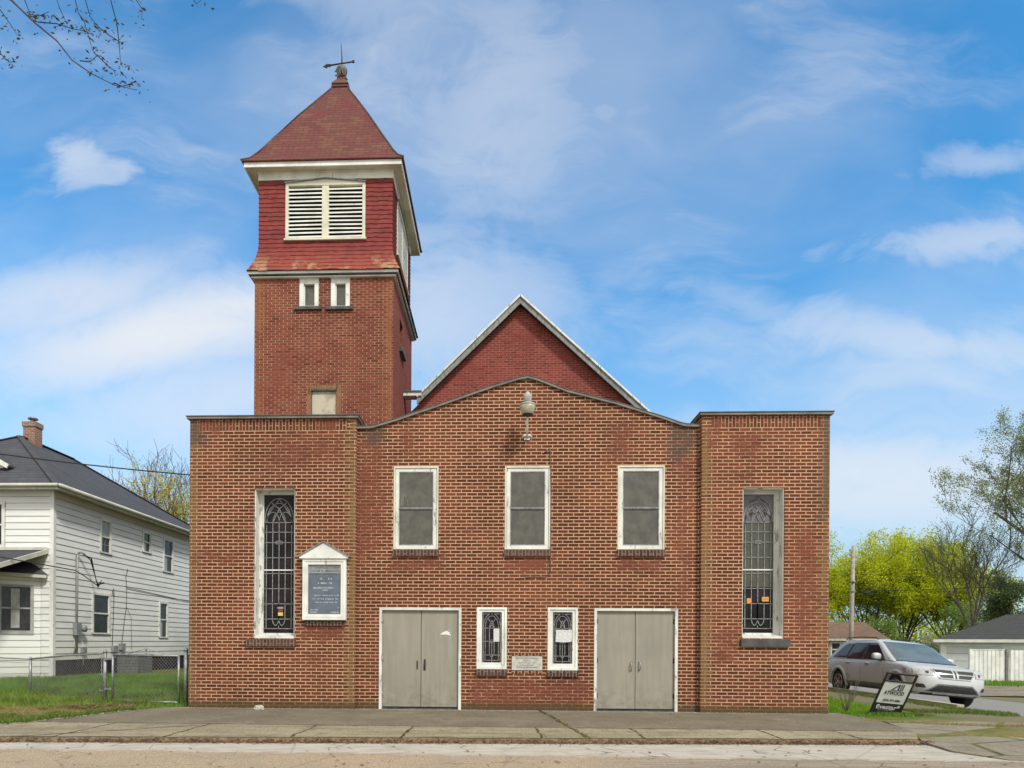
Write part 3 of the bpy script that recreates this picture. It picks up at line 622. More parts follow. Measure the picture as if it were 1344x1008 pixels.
# windows
def win_ribbons(m,x0,x1,z0,z1,y,kind):
    W=x1-x0; H=z1-z0; X=lambda f:x0+f*W; Z=lambda f:z0+f*H
    w=.011 if kind=='small' else .013; t=.012
    def arc(cx,cz,rx,rz,a0,a1,n=10): return [(cx+rx*math.cos(R(a0+(a1-a0)*i/n)),cz+rz*math.sin(R(a0+(a1-a0)*i/n))) for i in range(n+1)]
    def gothic(xl,xr,zs,zt,n=10):
        """pointed arch from both springers"""
        mid=(xl+xr)/2; l=[];r_=[]
        for i in range(n+1):
            a=i/n; l.append((xl+(mid-xl)*(1-math.cos(a*math.pi/2)) ,zs+(zt-zs)*math.sin(a*math.pi/2)**.9)); r_.append((xr-(xr-mid)*(1-math.cos(a*math.pi/2)),zs+(zt-zs)*math.sin(a*math.pi/2)**.9))
        return l,r_
    R_=lambda p,ww=w: m.ribbon(p,ww,y,t)
    if kind=='small':
        for e in (.06,.94): R_([(X(e),Z(0)),(X(e),Z(1))])
        R_([(X(0),Z(.045)),(X(1),Z(.045))]); R_([(X(0),Z(.96)),(X(1),Z(.96))])
        for a,b,zt in ((.08,.92,.965),(.17,.83,.92)):
            for p in gothic(X(a),X(b),Z(.68),Z(zt)): R_(p)
            R_([(X(a),Z(.68)),(X(a),Z(.045))]); R_([(X(b),Z(.68)),(X(b),Z(.045))])
        R_([(X(.5),Z(.84)),(X(.42),Z(.76)),(X(.38),Z(.68)),(X(.38),Z(.18)),(X(.45),Z(.12)),(X(.5),Z(.11)),(X(.55),Z(.12)),(X(.62),Z(.18)),(X(.62),Z(.68)),(X(.58),Z(.76)),(X(.5),Z(.84))])
        R_([(X(.5),Z(.4)),(X(.5),Z(0))]); R_([(X(.3),Z(.88)),(X(.62),Z(.68))]); R_([(X(.7),Z(.88)),(X(.38),Z(.68))])
        for e in (.68,.42,.15): R_([(X(0),Z(e)),(X(1),Z(e))])
        R_(arc(X(.5),Z(.42),W*.09,H*.035,0,360,12))
    else:
        for e in (.10,.90): R_([(X(e),Z(.03)),(X(e),Z(.78))]); 
        for e in (.02,.98): R_([(X(e),Z(0)),(X(e),Z(1))])
        R_([(X(0),Z(.03)),(X(1),Z(.03))])
        for e in (.30,.5,.70): R_([(X(e),Z(.22 if e!=.5 else .22)),(X(e),Z(.80))])
        for e in (.10,.21,.32,.43,.545,.655,.73,.80): R_([(X(.02),Z(e)),(X(.98),Z(e))])
        for a,b,zt in ((.04,.96,.975),(.11,.89,.94)):
            for p in gothic(X(a),X(b),Z(.80),Z(zt),12): R_(p,w*1.1)
        for a,b in ((.10,.5),(.30,.70),(.5,.90)):
            for p in gothic(X(a),X(b),Z(.80),Z(.875)): R_(p)
        R_([(X(.30),Z(.80)),(X(.5),Z(.90)),(X(.72),Z(.94))]); R_([(X(.70),Z(.80)),(X(.5),Z(.90)),(X(.28),Z(.94))])
        R_([(X(.16),Z(.86)),(X(.5),Z(.97))],w*.8); R_([(X(.84),Z(.86)),(X(.5),Z(.97))],w*.8)
        R_([(X(.40),Z(.645)),(X(.60),Z(.645)),(X(.60),Z(.665)),(X(.40),Z(.665)),(X(.40),Z(.645))]); 
        for c0 in (.40,.60):
            R_([(X(c0-.1),Z(.21)),(X(c0-.1),Z(.09)),(X(c0-.06),Z(.065)),(X(c0),Z(.05)),(X(c0+.06),Z(.065)),(X(c0+.1),Z(.09)),(X(c0+.1),Z(.21))])
        R_([(X(.5),Z(.05)),(X(.5),Z(.03))])
def sillm(x0,x1,z0,z1,y0,y1,parent=None,mat=None,slope=.02):
    m=MB(); m.add([(x0,y0,z0),(x1,y0,z0),(x1,y1,z0),(x0,y1,z0),(x0,y0,z1-slope),(x1,y0,z1-slope),(x1,y1,z1),(x0,y1,z1)],[(0,3,2,1),(4,5,6,7),(0,1,5,4),(1,2,6,5),(2,3,7,6),(3,0,4,7)])
    return m.build('sill',mat or M['sill_brick'],parent)
for k,(a,b,c_,d_) in enumerate(smalls):
    m=MB(); frame_rect(m,a,b,c_,d_,.045,YC-.008,YC+.06); frame_rect(m,a+.045,b-.045,c_+.045,d_-.045,.058,YC+.012,YC+.06,wb=.085,wt=.048)
    wf=m.build('small_window',M['white2'],CH)
    gx0,gx1,gz0,gz1=a+.10,b-.10,c_+.125,d_-.09
    m=MB(); m.box(gx0,gx1,YC+.05,YC+.062,gz0,gz1); m.build('pane',M['stained'],wf)
    m=MB(); win_ribbons(m,gx0,gx1,gz0,gz1,YC+.045,'small'); m.build('leading',M['lead'],wf)
    sillm(a-.01,b+.01,c_-.125,c_-.004,YC-.055,YC+.02,wf)
o=MB().box(-.085,.03,YC+.030,YC+.034,1.36,1.62).build('paper_notice',M['paper'],origin=(0,YC,1.36)); tag(o,'narrow white paper sheet taped inside the left small leaded window','notice')
mm=MB(); pr_=[(1.145,1.365),(1.30,1.352),(1.42,1.362),(1.465,1.372),(1.475,1.52),(1.468,1.60),(1.41,1.61),(1.39,1.595),(1.30,1.605),(1.16,1.602),(1.15,1.50)]
mm.prism(pr_,YC+.0,YC+.004); mm.box(1.146,1.47,YC-.002,YC+.0,1.57,1.60)
o=mm.build('paper_poster',M['paper'],origin=(1.3,YC,1.36)); tag(o,'crumpled pale paper poster taped over the right small leaded window','poster')
for k,(a,b,c_,d_) in enumerate(ups):
    m=MB(); frame_rect(m,a,b,c_,d_,.03,YC-.006,YC+.05,mi=1,wt=.035,wb=.012)
    frame_rect(m,a+.034,b-.034,c_+.016,d_-.039,.071,YC+.012,YC+.05,wb=.066,wt=.066)
    wf=m.build('upper_window',[M['white'],M['cream']],CH)
    x0,x1,z0,z1=a+.105,b-.105,c_+.085,d_-.105; zm=(z0+z1)/2+.0
    m=MB(); m.box(x0,x1,YC+.012,YC+.03,zm-.022,zm+.022); m.box(x0+.0,x1,YC+.004,YC+.012,zm-.010,zm+.010); frame_rect(m,x0,x1,z0,z1,.018,YC+.018,YC+.04,mi=0); m.build('sash',M['greytrim'],wf)
    m=MB(); m.box(x0,x1,YC+.032,YC+.045,z0,zm-.02); m.build('pane',M['frost'],wf)
    m=MB(); m.box(x0,x1,YC+.028,YC+.043,zm+.02,z1); m.build('pane',M['frost'],wf)
    if k==0:
        m=MB()
        for q_ in range(3): m.ribbon([(x0+.04+.02*q_,zm+.06),(x0+.045+.02*q_,zm+.2),(x0+.07+.02*q_,zm+.30),(x0+.12+.01*q_,zm+.28),(x0+.17,zm+.19),(x0+.18,zm+.07)][:6-q_],.006,YC+.0262,.003)
        m.build('scratched_film',M['header'],wf)
    sillm(a-.01,b+.01,c_-.14,c_-.004,YC-.05,YC+.02,wf)
# tall windows of the bays: recessed in painted wooden liners
for k,(a,b,c_,d_) in enumerate((LW,RW)):
    yr=YB+.30; m=MB()
    m.box(a,a+.022,YB+.03,yr,c_,d_); m.box(b-.022,b,YB+.03,yr,c_,d_); m.box(a+.022,b-.022,YB+.03,yr,d_-.022,d_)
    m.add([(a+.022,YB+.02,c_),(b-.022,YB+.02,c_),(b-.022,yr,c_+.03),(a+.022,yr,c_+.03),(a+.022,YB+.02,c_+.035),(b-.022,YB+.02,c_+.035),(b-.022,yr,c_+.09),(a+.022,yr,c_+.09)],[(4,5,6,7),(0,1,5,4),(0,4,7,3),(1,2,6,5)])
    frame_rect(m,a+.022,b-.022,c_+.05,d_-.022,.055,yr-.06,yr,wb=.06)
    m.box(a+.077,a+.1,yr-.035,yr,c_+.09,d_-.07); m.box(b-.1,b-.077,yr-.035,yr,c_+.09,d_-.07)
    wf=m.build('tall_window',M['white'],CH)
    g=(a+.09,b-.09,c_+.115,d_-.075)
    zt=g[2]+(g[3]-g[2])*.56; bar=g[2]+(g[3]-g[2])*.455
    m=MB()
    if k==0: m.box(g[0],g[1],yr-.012,yr,g[2],g[3]); m.build('pane',M['stained'],wf)
    else:
        z8=g[2]+(g[3]-g[2])*.80
        m.box(g[0],g[1],yr-.012,yr,g[2],g[2]+(g[3]-g[2])*.33); m.build('pane',M['stained'],wf)
        m=MB(); m.box(g[0],g[1],yr-.012,yr,g[2]+(g[3]-g[2])*.33,z8); m.build('pane',M['olive'],wf)
        m=MB(); m.box(g[0],g[1],yr-.012,yr,z8,g[3]); m.build('pane',M['purple'],wf)
        m=MB(); W_=g[1]-g[0]; H_=g[3]-g[2]
        P_=lambda fx,fz:(g[0]+fx*W_,g[2]+fz*H_)
        m.prism([P_(.22,.955),P_(.5,.99),P_(.78,.955),P_(.74,.94),P_(.5,.972),P_(.26,.94)],yr-.02,yr-.013)
        for cx in (.27,.73): m.prism([P_(cx,.84),P_(cx+.09,.87),P_(cx+.02,.895),P_(cx-.09,.885)],yr-.02,yr-.013)
        m.build('dark_glass_piece',M['glass'],wf)
    m=MB(); win_ribbons(m,*g,yr-.022,'tall'); m.build('leading',M['lead'],wf)
    m=MB(); m.box(g[0],g[1],yr-.035,yr-.018,bar-.012,bar+.012); m.build('saddle_bar',M['white2'],wf)
    sillm(a-.14 if k==0 else a-.03,b+.03 if k==0 else b+.10,c_-.16,c_-.004,YB-.06,YB+.1,wf,M['sill_brick'] if k==0 else M['copingdark'])
    if k==0:
        W_=g[1]-g[0]
        mb=MB(); mb.box(g[0]+.47*W_,g[0]+.66*W_,yr-.045,yr-.036,2.005,2.045,1); mb.box(g[0]+.49*W_,g[0]+.645*W_,yr-.045,yr-.036,1.93,2.004,0); mb.box(g[0]+.49*W_,g[0]+.645*W_,yr-.045,yr-.036,1.862,1.929,2)
        o=mb.build('window_label',[M['redlabel'],M['header'],M['yellow']],origin=(g[0]+.5*W_,yr,1.86)); tag(o,'small brown and yellow label stuck low in the left tall leaded window','label')
    else:
        W_=g[1]-g[0]
        for fx,z,wd,h,lb in ((.15,2.15,.085,.10,'smaller amber square sticker at the left of the right tall window'),(.62,2.19,.135,.09,'wider amber sticker at the right of the right tall window')):
            mb=MB(); x_=g[0]+fx*W_; mb.box(x_,x_+wd,yr-.044,yr-.036,z,z+h); mb.box(x_+.02,x_+wd-.02,yr-.046,yr-.0445,z+h*.45,z+h*.6,1)
            o=mb.build('window_sticker',[M['orange'],M['header']],origin=(x_,yr,z)); tag(o,lb,'sticker','amber stickers in the right tall window')
# ------------------------------------------------------------------ tower
TX,TY=-4.665,19.46; hb=1.857
m=MB(); y0=TY-hb
tw=[(-5.329,-4.80,10.23,11.1,.12),(-4.484,-3.965,10.22,11.1,.12)]
bwn=(-4.975,-4.318,7.3,7.989,.08)
wall(m,TX-hb,TX+hb,-.1,11.1,y0,tw+[bwn])
# right side wall with a slit window (build as front wall then turn)
sm=MB(); wall(sm,0,2*hb,-.1,11.1,0,[(1.15,1.75,9.65,10.45,.12)])
m.add([(TX+hb-v[1],y0+v[0],v[2]) for v in sm.v],sm.f,1)
m.quad((TX-hb,y0,-.1),(TX-hb,y0,11.1),(TX-hb,TY+hb,11.1),(TX-hb,TY+hb,-.1),1); m.quad((TX-hb,TY+hb,-.1),(TX+hb,TY+hb,-.1),(TX+hb,TY+hb,11.1),(TX-hb,TY+hb,11.1),1)
m.build('tower_wall',[M['brick_t'],M['brick_ts']],CH)
m=MB(); m.box(TX+hb-.14,TX+hb-.12,y0+1.15,y0+1.75,9.65,10.45); m.build('side_pane',M['glass'],CH)
m=MB(); m.box(TX+hb-.1,TX+hb+.1,y0+1.08,y0+1.82,9.5,9.645); m.build('side_sill',M['copingdark'],CH)
for (a,b,c_,d_,_) in tw:
    m=MB(); yy=y0+.10
    m.box(a+.002,a+.115,y0+.02,yy+.02,c_,d_); m.box(b-.115,b-.002,y0+.02,yy+.02,c_,d_); m.box(a+.115,b-.115,y0+.022,yy+.02,10.84,d_); m.box(a+.115,b-.115,y0+.022,yy+.02,c_,c_+.03)
    m.box(a+.117,a+.14,y0+.06,yy+.02,c_,10.84); m.box(b-.14,b-.117,y0+.06,yy+.02,c_,10.84)
    wf=m.build('tower_window',M['white2'],CH)
    m=MB(); m.box(a+.11,b-.11,yy,yy+.015,c_,10.9); m.build('pane',M['frost'],wf)
    sillm(a-.11,b+.09,c_-.10,c_-.003,y0-.07,y0+.03,wf,M['copingdark'])
m=MB(); m.box(bwn[0],bwn[1],y0+.04,y0+.07,7.3,7.989); bw_=m.build('blocked_window',M['plaster'],CH)
m=MB(); m.box(-5.10,-4.975,y0-.004,y0+.04,7.2,8.15,0); m.box(-4.318,-4.195,y0-.004,y0+.04,7.2,8.15,0); m.box(-4.974,-4.319,y0-.005,y0+.04,7.995,8.15,0); m.box(-4.99,-4.30,y0-.03,y0+.05,7.985,8.03,1)
m.build('surround',[brick('brick_surround',(.13,.06,.035),(.20,.09,.05),(.30,.19,.11),vertical=True,base_alg=False),M['copingdark']],bw_)
# skirt cornice
hc=1.985; m=MB(); zc=11.005
m.box(TX-hc+.01,TX+hc-.01,TY-hc+.01,TY+hc-.01,zc+.01,zc+.035,1); m.box(TX-hc-.012,TX+hc+.012,TY-hc-.012,TY+hc+.012,zc+.036,zc+.10,0)
m.box(TX-hc+.05,TX+hc-.05,TY-hc+.05,TY+hc-.05,zc-.03,zc-.001,0)
m.box(TX-hc-.03,TX+hc+.03,TY-hc-.03,TY+hc+.03,zc+.101,zc+.112,1); m.build('skirt_cornice',[M['white2'],M['copingdark']],CH)
# belfry: lapped shingles, flared at the foot
BX,BY=-4.645,19.44
def bel_r(z):
    t_=clampf((11.95-z)/.85,0,1); return 1.785+.235*t_**1.9
m=MB(); zz=11.107; rr=random.Random(2); rowh=.12
louv=(-5.716,-3.575,12.045,13.57)
def ring(z,e=0.):
    r_=bel_r(z)+e; return r_
while zz<13.76:
    z1=min(zz+rowh,13.77); rb=bel_r(zz)+.018; rt=bel_r(z1)+.002
    for sdx in range(4):
        a=sdx*math.pi/2; ca,sa=math.cos(a),math.sin(a)
        def tr(u,o_,z): # u along the side, o_ outward
            x_,y_=u,-o_; return (BX+x_*ca-y_*sa,BY+x_*sa+y_*ca,z)
        nseg=28 if sdx in(0,1) else 6
        for i in range(nseg):
            u0,u1=-1+2*i/nseg,-1+2*(i+1)/nseg
            zc_=(zz+z1)/2
            lo_,hi_=louv[0]-BX,louv[1]-BX
            j=rr.uniform(-.013,.010) if sdx in(0,1) else 0
            aa,bb=u0*rb,u1*rb
            if sdx in(0,1) and lo_<(aa+bb)/2<hi_ and 12.02<zc_<13.5: continue
            m.quad(tr(u0*rb,rb,zz+j),tr(u1*rb,rb,zz+j),tr(u1*rt,rt,z1+.01),tr(u0*rt,rt,z1+.01),0)
            m.quad(tr(u0*rb,rb-.02,zz+j),tr(u1*rb,rb-.02,zz+j),tr(u1*rb,rb,zz+j),tr(u0*rb,rb,zz+j),1)
    zz=z1
m.box(BX-1.74,BX+1.74,BY-1.70,BY+1.70,11.1,13.8,1)
m.build('belfry_wall',[M['redsh'],M['redbutt']],CH,fix=False)
# louvred openings, front and right side
def louver(side):
    def T(x,y,z):
        if side==0: return (x,y,z)
        dx,dy=x-BX,y-BY; return (BX-dy,BY+dx,z)
    def tb(m,*a,**k):
        t_=MB().box(*a,**k); m.add([T(*v) for v in t_.v],t_.f,t_.m[0])
    yf=BY-1.785-.03; a,b,c_,d_=louv
    m=MB()
    tb(m,a,a+.08,yf,yf+.12,c_,d_-.05); tb(m,b-.08,b,yf,yf+.12,c_,d_-.05); tb(m,a-.03,b+.03,yf-.04,yf+.12,c_-.05,c_+.0); mid=(a+b)/2
    tb(m,mid-.09,mid+.09,yf+.005,yf+.12,c_,d_-.1)
    t_=MB().prism([(a,d_-.11),(b,d_-.11),(b,d_-.055),(mid,d_+.045),(a,d_-.055)],yf-.006,yf+.11); m.add([T(*v) for v in t_.v],t_.f,0)
    for p0,p1 in (((a-.02,d_-.045),(mid,d_+.06)),((mid,d_+.06),(b+.02,d_-.045))):
        t_=MB().beam((p0[0],yf-.02,p0[1]),(p1[0],yf-.02,p1[1]),.05,.022); m.add([T(*v) for v in t_.v],t_.f,1)
    fr=m.build('louvre_window',[M['cream'],M['greytrim']],CH)
    m=MB(); tb(m,a+.05,b-.05,yf+.11,yf+.13,c_,d_-.05); m.build('recess',M['dark'],fr)
    rr=random.Random(4+side)
    for x0,x1 in ((a+.08,mid-.09),(mid+.09,b-.08)):
        m=MB(); n_=13
        for i in range(n_):
            z=c_+.035+i*(d_-.13-c_-.03)/n_; tl=rr.uniform(-.006,.006)
            t_=MB().add([(x0,yf+.01,z+tl),(x1,yf+.01,z-tl),(x1,yf+.085,z+.062-tl),(x0,yf+.085,z+.062+tl),(x0,yf+.01,z+.042+tl),(x1,yf+.01,z+.042-tl),(x1,yf+.085,z+.090-tl),(x0,yf+.085,z+.090+tl)],[(0,3,2,1),(4,5,6,7),(0,1,5,4),(1,2,6,5),(2,3,7,6),(3,0,4,7)])
            m.add([T(*v) for v in t_.v],t_.f,0)
        m.build('slats',[M['white2']],fr)
louver(0); louver(1)
# frieze, soffit, fascia, roof
he=2.085; ze=13.86; m=MB()
m.box(BX-1.81,BX+1.81,BY-1.81,BY+1.81,13.62,13.80,0); m.box(BX-1.83,BX+1.83,BY-1.83,BY+1.83,13.795,13.83,0)
m.build('frieze',M['white2'],CH)
m=MB(); m.box(TX-he+.04,TX+he-.04,TY-he+.04,TY+he-.04,13.828,13.86,0); m.build('soffit',M['cream'],CH)
m=MB(); frame=[(TX-he,TX+he,TY-he,TY-he+.04),(TX-he,TX+he,TY+he-.04,TY+he),(TX-he,TX-he+.04,TY-he+.04,TY+he-.04),(TX+he-.04,TX+he,TY-he+.04,TY+he-.04)]
for a,b,c_,d_ in frame: m.box(a,b,c_,d_,13.80,13.93)
m.build('fascia',M['white2'],CH)
prf=[(he+.05,13.925),(he+.06,13.945),(1.97,14.12),(1.80,14.40),(1.5,14.98),(1.0,15.96),(.5,16.88),(.32,17.20),(.22,17.40)]
m=MB(); vs=[]
for r_,z in prf: vs+=[(TX-r_,TY-r_,z),(TX+r_,TY-r_,z),(TX+r_,TY+r_,z),(TX-r_,TY+r_,z)]
m.add(vs,[(4*i+j,4*i+(j+1)%4,4*i+4+(j+1)%4,4*i+4+j) for i in range(len(prf)-1) for j in range(4)]+[(0,3,2,1)])
tr_=m.build('tower_roof',M['roof_t'],CH)
m=MB()
for sx_,sy_ in((-1,-1),(1,-1),(1,1),(-1,1)):
    m.tube([(TX+sx_*r_,TY+sy_*r_,z+.01) for r_,z in prf[1:]],.022,5)
m.build('hip_ridge',M['copingdark'],tr_)
m=MB()
def sq(prof_,m,mi=0):
    vs=[]
    for r_,z in prof_: vs+=[(TX-r_,TY-r_,z),(TX+r_,TY-r_,z),(TX+r_,TY+r_,z),(TX-r_,TY+r_,z)]
    m.add(vs,[(4*i+j,4*i+(j+1)%4,4*i+4+(j+1)%4,4*i+4+j) for i in range(len(prof_)-1) for j in range(4)]+[tuple(range(len(vs)-4,len(vs)))],mi)
sq([(.25,17.395),(.255,17.43),(.22,17.44),(.22,17.49),(.245,17.50),(.245,17.52),(.12,17.72),(.105,17.80),(.13,17.82),(.13,17.85)],m,0)
m.lathe([(.08,17.85),(.11,17.90),(.15,17.98),(.165,18.06),(.13,18.14),(.06,18.19)],(TX,TY,0),10,'z',1)
rr=random.Random(9)
for i in range(10):
    a=rr.random()*6.3; z=17.86+rr.random()*.3; m.tube([(TX+.10*math.cos(a),TY+.1*math.sin(a),z),(TX+.2*math.cos(a+.3),TY+.2*math.sin(a+.3),z-.05-rr.random()*.2)],[.03,.012],5,1)
m.build('finial',[simple('rusty_metal_cap',(.13,.05,.04),(.09,.05,.04),.6,6.),simple('lead_ball',(.16,.15,.15),(.07,.065,.065),.6,9.)],tr_)
m=MB(); m.tube([(TX,TY,18.1),(TX,TY,18.45),(TX-.03,TY,18.85)],[.025,.018,.008],6)
d0,d1=Vector((-.46,0,-.06)),Vector((.34,0,.045)); c0=Vector((TX,TY,18.27))
m.tube([c0+d0,c0+d1],.022,6); m.obox(c0+d0*.86,(.07,0,.008),(0,.012,0),(.0,0,.035)); m.add([c0+d0*1.22,c0+d0*.95+Vector((0,0,.07)),c0+d0*.95-Vector((0,0,.07)),c0+d0*1.22+Vector((0,.02,0)),c0+d0*.95+Vector((0,.02,.07)),c0+d0*.95+Vector((0,.02,-.07))],[(0,1,2),(3,5,4),(0,3,4,1),(1,4,5,2),(2,5,3,0)])
m.obox(c0+d1,(.03,0,.005),(0,.02,0),(0,0,.03))
m.build('weather_vane',M['black'],tr_)
# ------------------------------------------------------------------ nave gable
GX,GZ=.597,11.42; yg=19.85
sl_l,sl_r=.972,.915
m=MB(); pl_=[(-2.78,-.1),(4.3,-.1),(4.3,GZ-(4.3-GX)*sl_r-.1),(GX,GZ-.12),(-2.78,GZ-(GX+2.78)*sl_l-.1)]
m.prism(pl_,yg,36); m.build('nave_wall',[M['brick_g']],CH)
m=MB(); 
L0=(-2.42,GZ-(GX+2.42)*sl_l); R0=(4.75,GZ-(4.75-GX)*sl_r)
for (ex,ez),sg in ((L0,-1),(R0,1)):
    m.add([(GX,yg-.22,GZ+.06),(ex,yg-.22,ez+.06),(ex,36.2,ez+.06),(GX,36.2,GZ+.06),(GX,yg-.22,GZ-.0),(ex,yg-.22,ez-.0),(ex,36.2,ez-.0),(GX,36.2,GZ-.0)],[(0,1,2,3),(4,7,6,5),(0,4,5,1),(1,5,6,2),(2,6,7,3)])
m.build('nave_roof',M['roof_n'],CH)
m=MB()
for (ex,ez),sg in ((L0,-1),(R0,1)):
    dx,dz=ex-GX,ez-GZ; L=math.hypot(dx,dz); nx,nz=-dz/L*(1),dx/L
    if nz<0: nx,nz=-nx,-nz
    w_=.155
    q0=(GX,GZ+.035); q1=(ex,ez+.035); dn=-w_/abs(nz)
    m.add([(q0[0],yg-.26,q0[1]),(q1[0],yg-.26,q1[1]),(q1[0],yg-.26,q1[1]+dn),(q0[0],yg-.26,q0[1]+dn),(q0[0],yg-.225,q0[1]),(q1[0],yg-.225,q1[1]),(q1[0],yg-.225,q1[1]+dn),(q0[0],yg-.225,q0[1]+dn)],[(0,3,2,1),(0,1,5,4),(1,2,6,5),(2,3,7,6),(4,5,6,7)],0)
    m.add([(q0[0],yg-.225,q0[1]-.12),(q1[0],yg-.225,q1[1]-.12),(q1[0],yg,q1[1]-.12),(q0[0],yg,q0[1]-.12)],[(0,1,2,3)],0)
    m.beam((GX,yg-.28,GZ+.05),(ex,yg-.28,ez+.05),.05,.05,1,up=(-dz,0,dx))
m.build('rake_board',[M['greytrim'],M['white']],CH)
m=MB(); m.box(-2.83,-2.27,yg-.34,yg+.05,8.66,8.70,1); m.box(-2.82,-2.28,yg-.31,yg+.05,8.56,8.659,0); m.build('eave_return',[M['white'],M['copingdark']],CH)

# ------------------------------------------------------------------ notice board on the left bay
NB=thing('notice_board','white gabled notice board with letter board, mounted on the left brick bay','notice board',(-3.45,YB,1.77))
m=MB(); frame_rect(m,-3.879,-3.011,1.77,2.985,.055,YB-.10,YB+.0); frame_rect(m,-3.824,-3.066,1.83,2.93,.05,YB-.085,YB-.02,wb=.055,wt=.0601); m.box(-3.87,-3.02,YB-.03,YB,1.79,2.98,0)
m.build('cabinet_frame',M['white2'],NB)
m=MB(); m.prism([(-3.935,2.987),(-2.965,2.987),(-2.965,3.03),(-3.45,3.30),(-3.935,3.03)],YB-.13,YB,0)
m.beam((-3.97,YB-.07,3.02),(-3.45,YB-.07,3.32),.17,.022,1,up=(0,0,1)); m.beam((-2.93,YB-.07,3.02),(-3.45,YB-.07,3.32),.17,.022,1,up=(0,0,1)); m.build('pediment',[M['white2'],M['greytrim']],NB)
m=MB(); m.box(-3.774,-3.116,YB-.045,YB-.031,1.885,2.70); lb=m.build('letter_board',M['letterboard'],NB)
m=MB(); m.box(-3.774,-3.116,YB-.052,YB-.032,2.701,2.868,0); m.box(-3.774,-3.116,YB-.056,YB-.03,2.695,2.712,1); hb_=m.build('header',[M['header'],M['lead']],NB)
text([('\u2022 Tabernacle Church',facing(-3.43,YB-.0535,2.795),.062,.55),('1728 A. MISSION',facing(-3.42,YB-.0535,2.73),.055,.52)],hb_,simple('faded_header_ink',(.12,.125,.12),None,.7,30.))
text([('G      E S',facing(-3.42,YB-.047,2.575),.045,.24),('A  BIBLE   TO',facing(-3.44,YB-.047,2.49),.042,.29),('BELIEVING THE LORD !',facing(-3.47,YB-.047,2.395),.04,.40),('CHRIST',facing(-3.43,YB-.047,2.35),.036,.12),
      ('SUN SCH  9 45 AM  10 AM   11 AM',facing(-3.41,YB-.047,2.245),.04,.50),('I T   OF THE  CHILD &   TH',facing(-3.43,YB-.047,2.175),.042,.50),('AND  ALL OTHER  FOLKS   ARE',facing(-3.41,YB-.047,2.11),.036,.44),
      ('U',facing(-3.17,YB-.047,2.005),.036,None),('REV.  ROSE',facing(-3.65,YB-.047,1.96),.034,.16),('MINISTER',facing(-3.67,YB-.047,1.915),.03,.14),('PHONE 704',facing(-3.24,YB-.047,1.915),.032,.16)],lb,M['inkwhite'])
m=MB(); m.box(-3.84,-3.05,YB-.04,YB,1.655,1.765); m.build('brick_ledge',M['sill_brick'],NB)
# security lamp
LP=thing('wall_lamp','grey and cream security lamp on a short arm, high above the middle window','lamp',(.56,YC,5.43))
lx,ly,lz=.545,12.9,5.78
m=MB(); m.tube([(.555,YC-.03,5.41),(.55,YC-.16,5.42),(.548,ly+.14,5.52),(lx,ly+.12,5.72),(lx,ly+.1,5.85)],.02,8); m.build('arm',M['white2'],LP)
m=MB(); m.lathe([(.02,0),(.05,0),(.05,.012),(.02,.02)],(.555,YC-.032,5.43),12,'y'); m.tube([(.46,YC-.03,5.42),(.50,YC-.055,5.45),(.555,YC-.06,5.44),(.61,YC-.055,5.45),(.65,YC-.03,5.42)],.018,6); m.box(.50,.61,YC-.035,YC+.0,5.37,5.48); m.build('bracket',M['white2'],LP)
m=MB(); m.lathe([(.04,.17),(.075,.19),(.08,.30),(.085,.34)],(lx,ly,lz-.02),16,'z',0); m.lathe([(.152,.13),(.158,.14),(.155,.155),(.085,.185),(.05,.19)],(lx,ly,lz-.02),18,'z',0)
m.lathe([(.035,.33),(.045,.35),(.04,.40),(.02,.41)],(lx,ly,lz-.03),10,'z',0); m.build('lamp_housing',M['lampgrey'],LP)
m=MB(); m.lathe([(.148,.128),(.150,.10),(.135,.03),(.11,-.03),(.105,-.035)],(lx,ly,lz-.02),22,'z',0); m.build('refractor',M['lampglass'],LP)
m=MB(); m.lathe([(.104,-.034),(.10,-.05),(.085,-.055),(.02,-.05)],(lx,ly,lz-.02),18,'z',0); m.build('lens_rim',M['black'],LP)
m=MB(); m.tube([(.86,YC-.01,5.11),(.94,YC-.03,5.14),(1.0,YC-.02,5.22),(1.015,YC-.012,5.15),(1.02,YC-.012,4.9),(1.034,YC-.012,4.4),(1.034,YC-.012,3.3),(1.034,YC-.06,3.1),(1.03,YC-.012,2.95),(1.03,YC-.012,2.75),(.96,YC-.012,2.66),(.85,YC-.012,2.65),(.62,YC-.012,2.65),(.575,YC-.02,2.64),(.555,YC-.02,2.61)],.009,6,0); m.box(1.005,1.035,YC-.02,YC+.0,4.82,4.85); m.box(1.0,1.03,YC-.02,YC,5.13,5.17); m.lathe([(.015,0),(.02,.01),(.015,.03)],(.56,YC-.035,2.645),8,'y')
o=m.build('wall_cable',simple('painted_cable',(.13,.07,.055),(.2,.15,.12),.7,9.),origin=(1.03,YC,2.65)); tag(o,'thin brown cable running down the wall beside the middle upper window, hooked at its foot','cable')
# rock by the wall
def rock(name,c,s,seed,mat):
    bm=bmesh.new(); bmesh.ops.create_icosphere(bm,subdivisions=3,radius=1)
    for v in bm.verts:
        n_=noise.noise(v.co*1.6+Vector((seed,0,0))); v.co*=1+.35*n_+.1*noise.noise(v.co*6); v.co=Vector((v.co.x*s[0],v.co.y*s[1],max(v.co.z,-.6)*s[2]))+Vector(c)
    m=MB(); m.add([v.co[:] for v in bm.verts],[tuple(v.index for v in f.verts) for f in bm.faces],0,False); bm.free()
    return m.build(name,mat,origin=(c[0],c[1],0))
tag(rock('concrete_lump',(-4.68,12.98,.03),(.115,.07,.055),3,M['concrete_chunk']),'pale broken lump of concrete lying against the foot of the left brick bay','rubble')

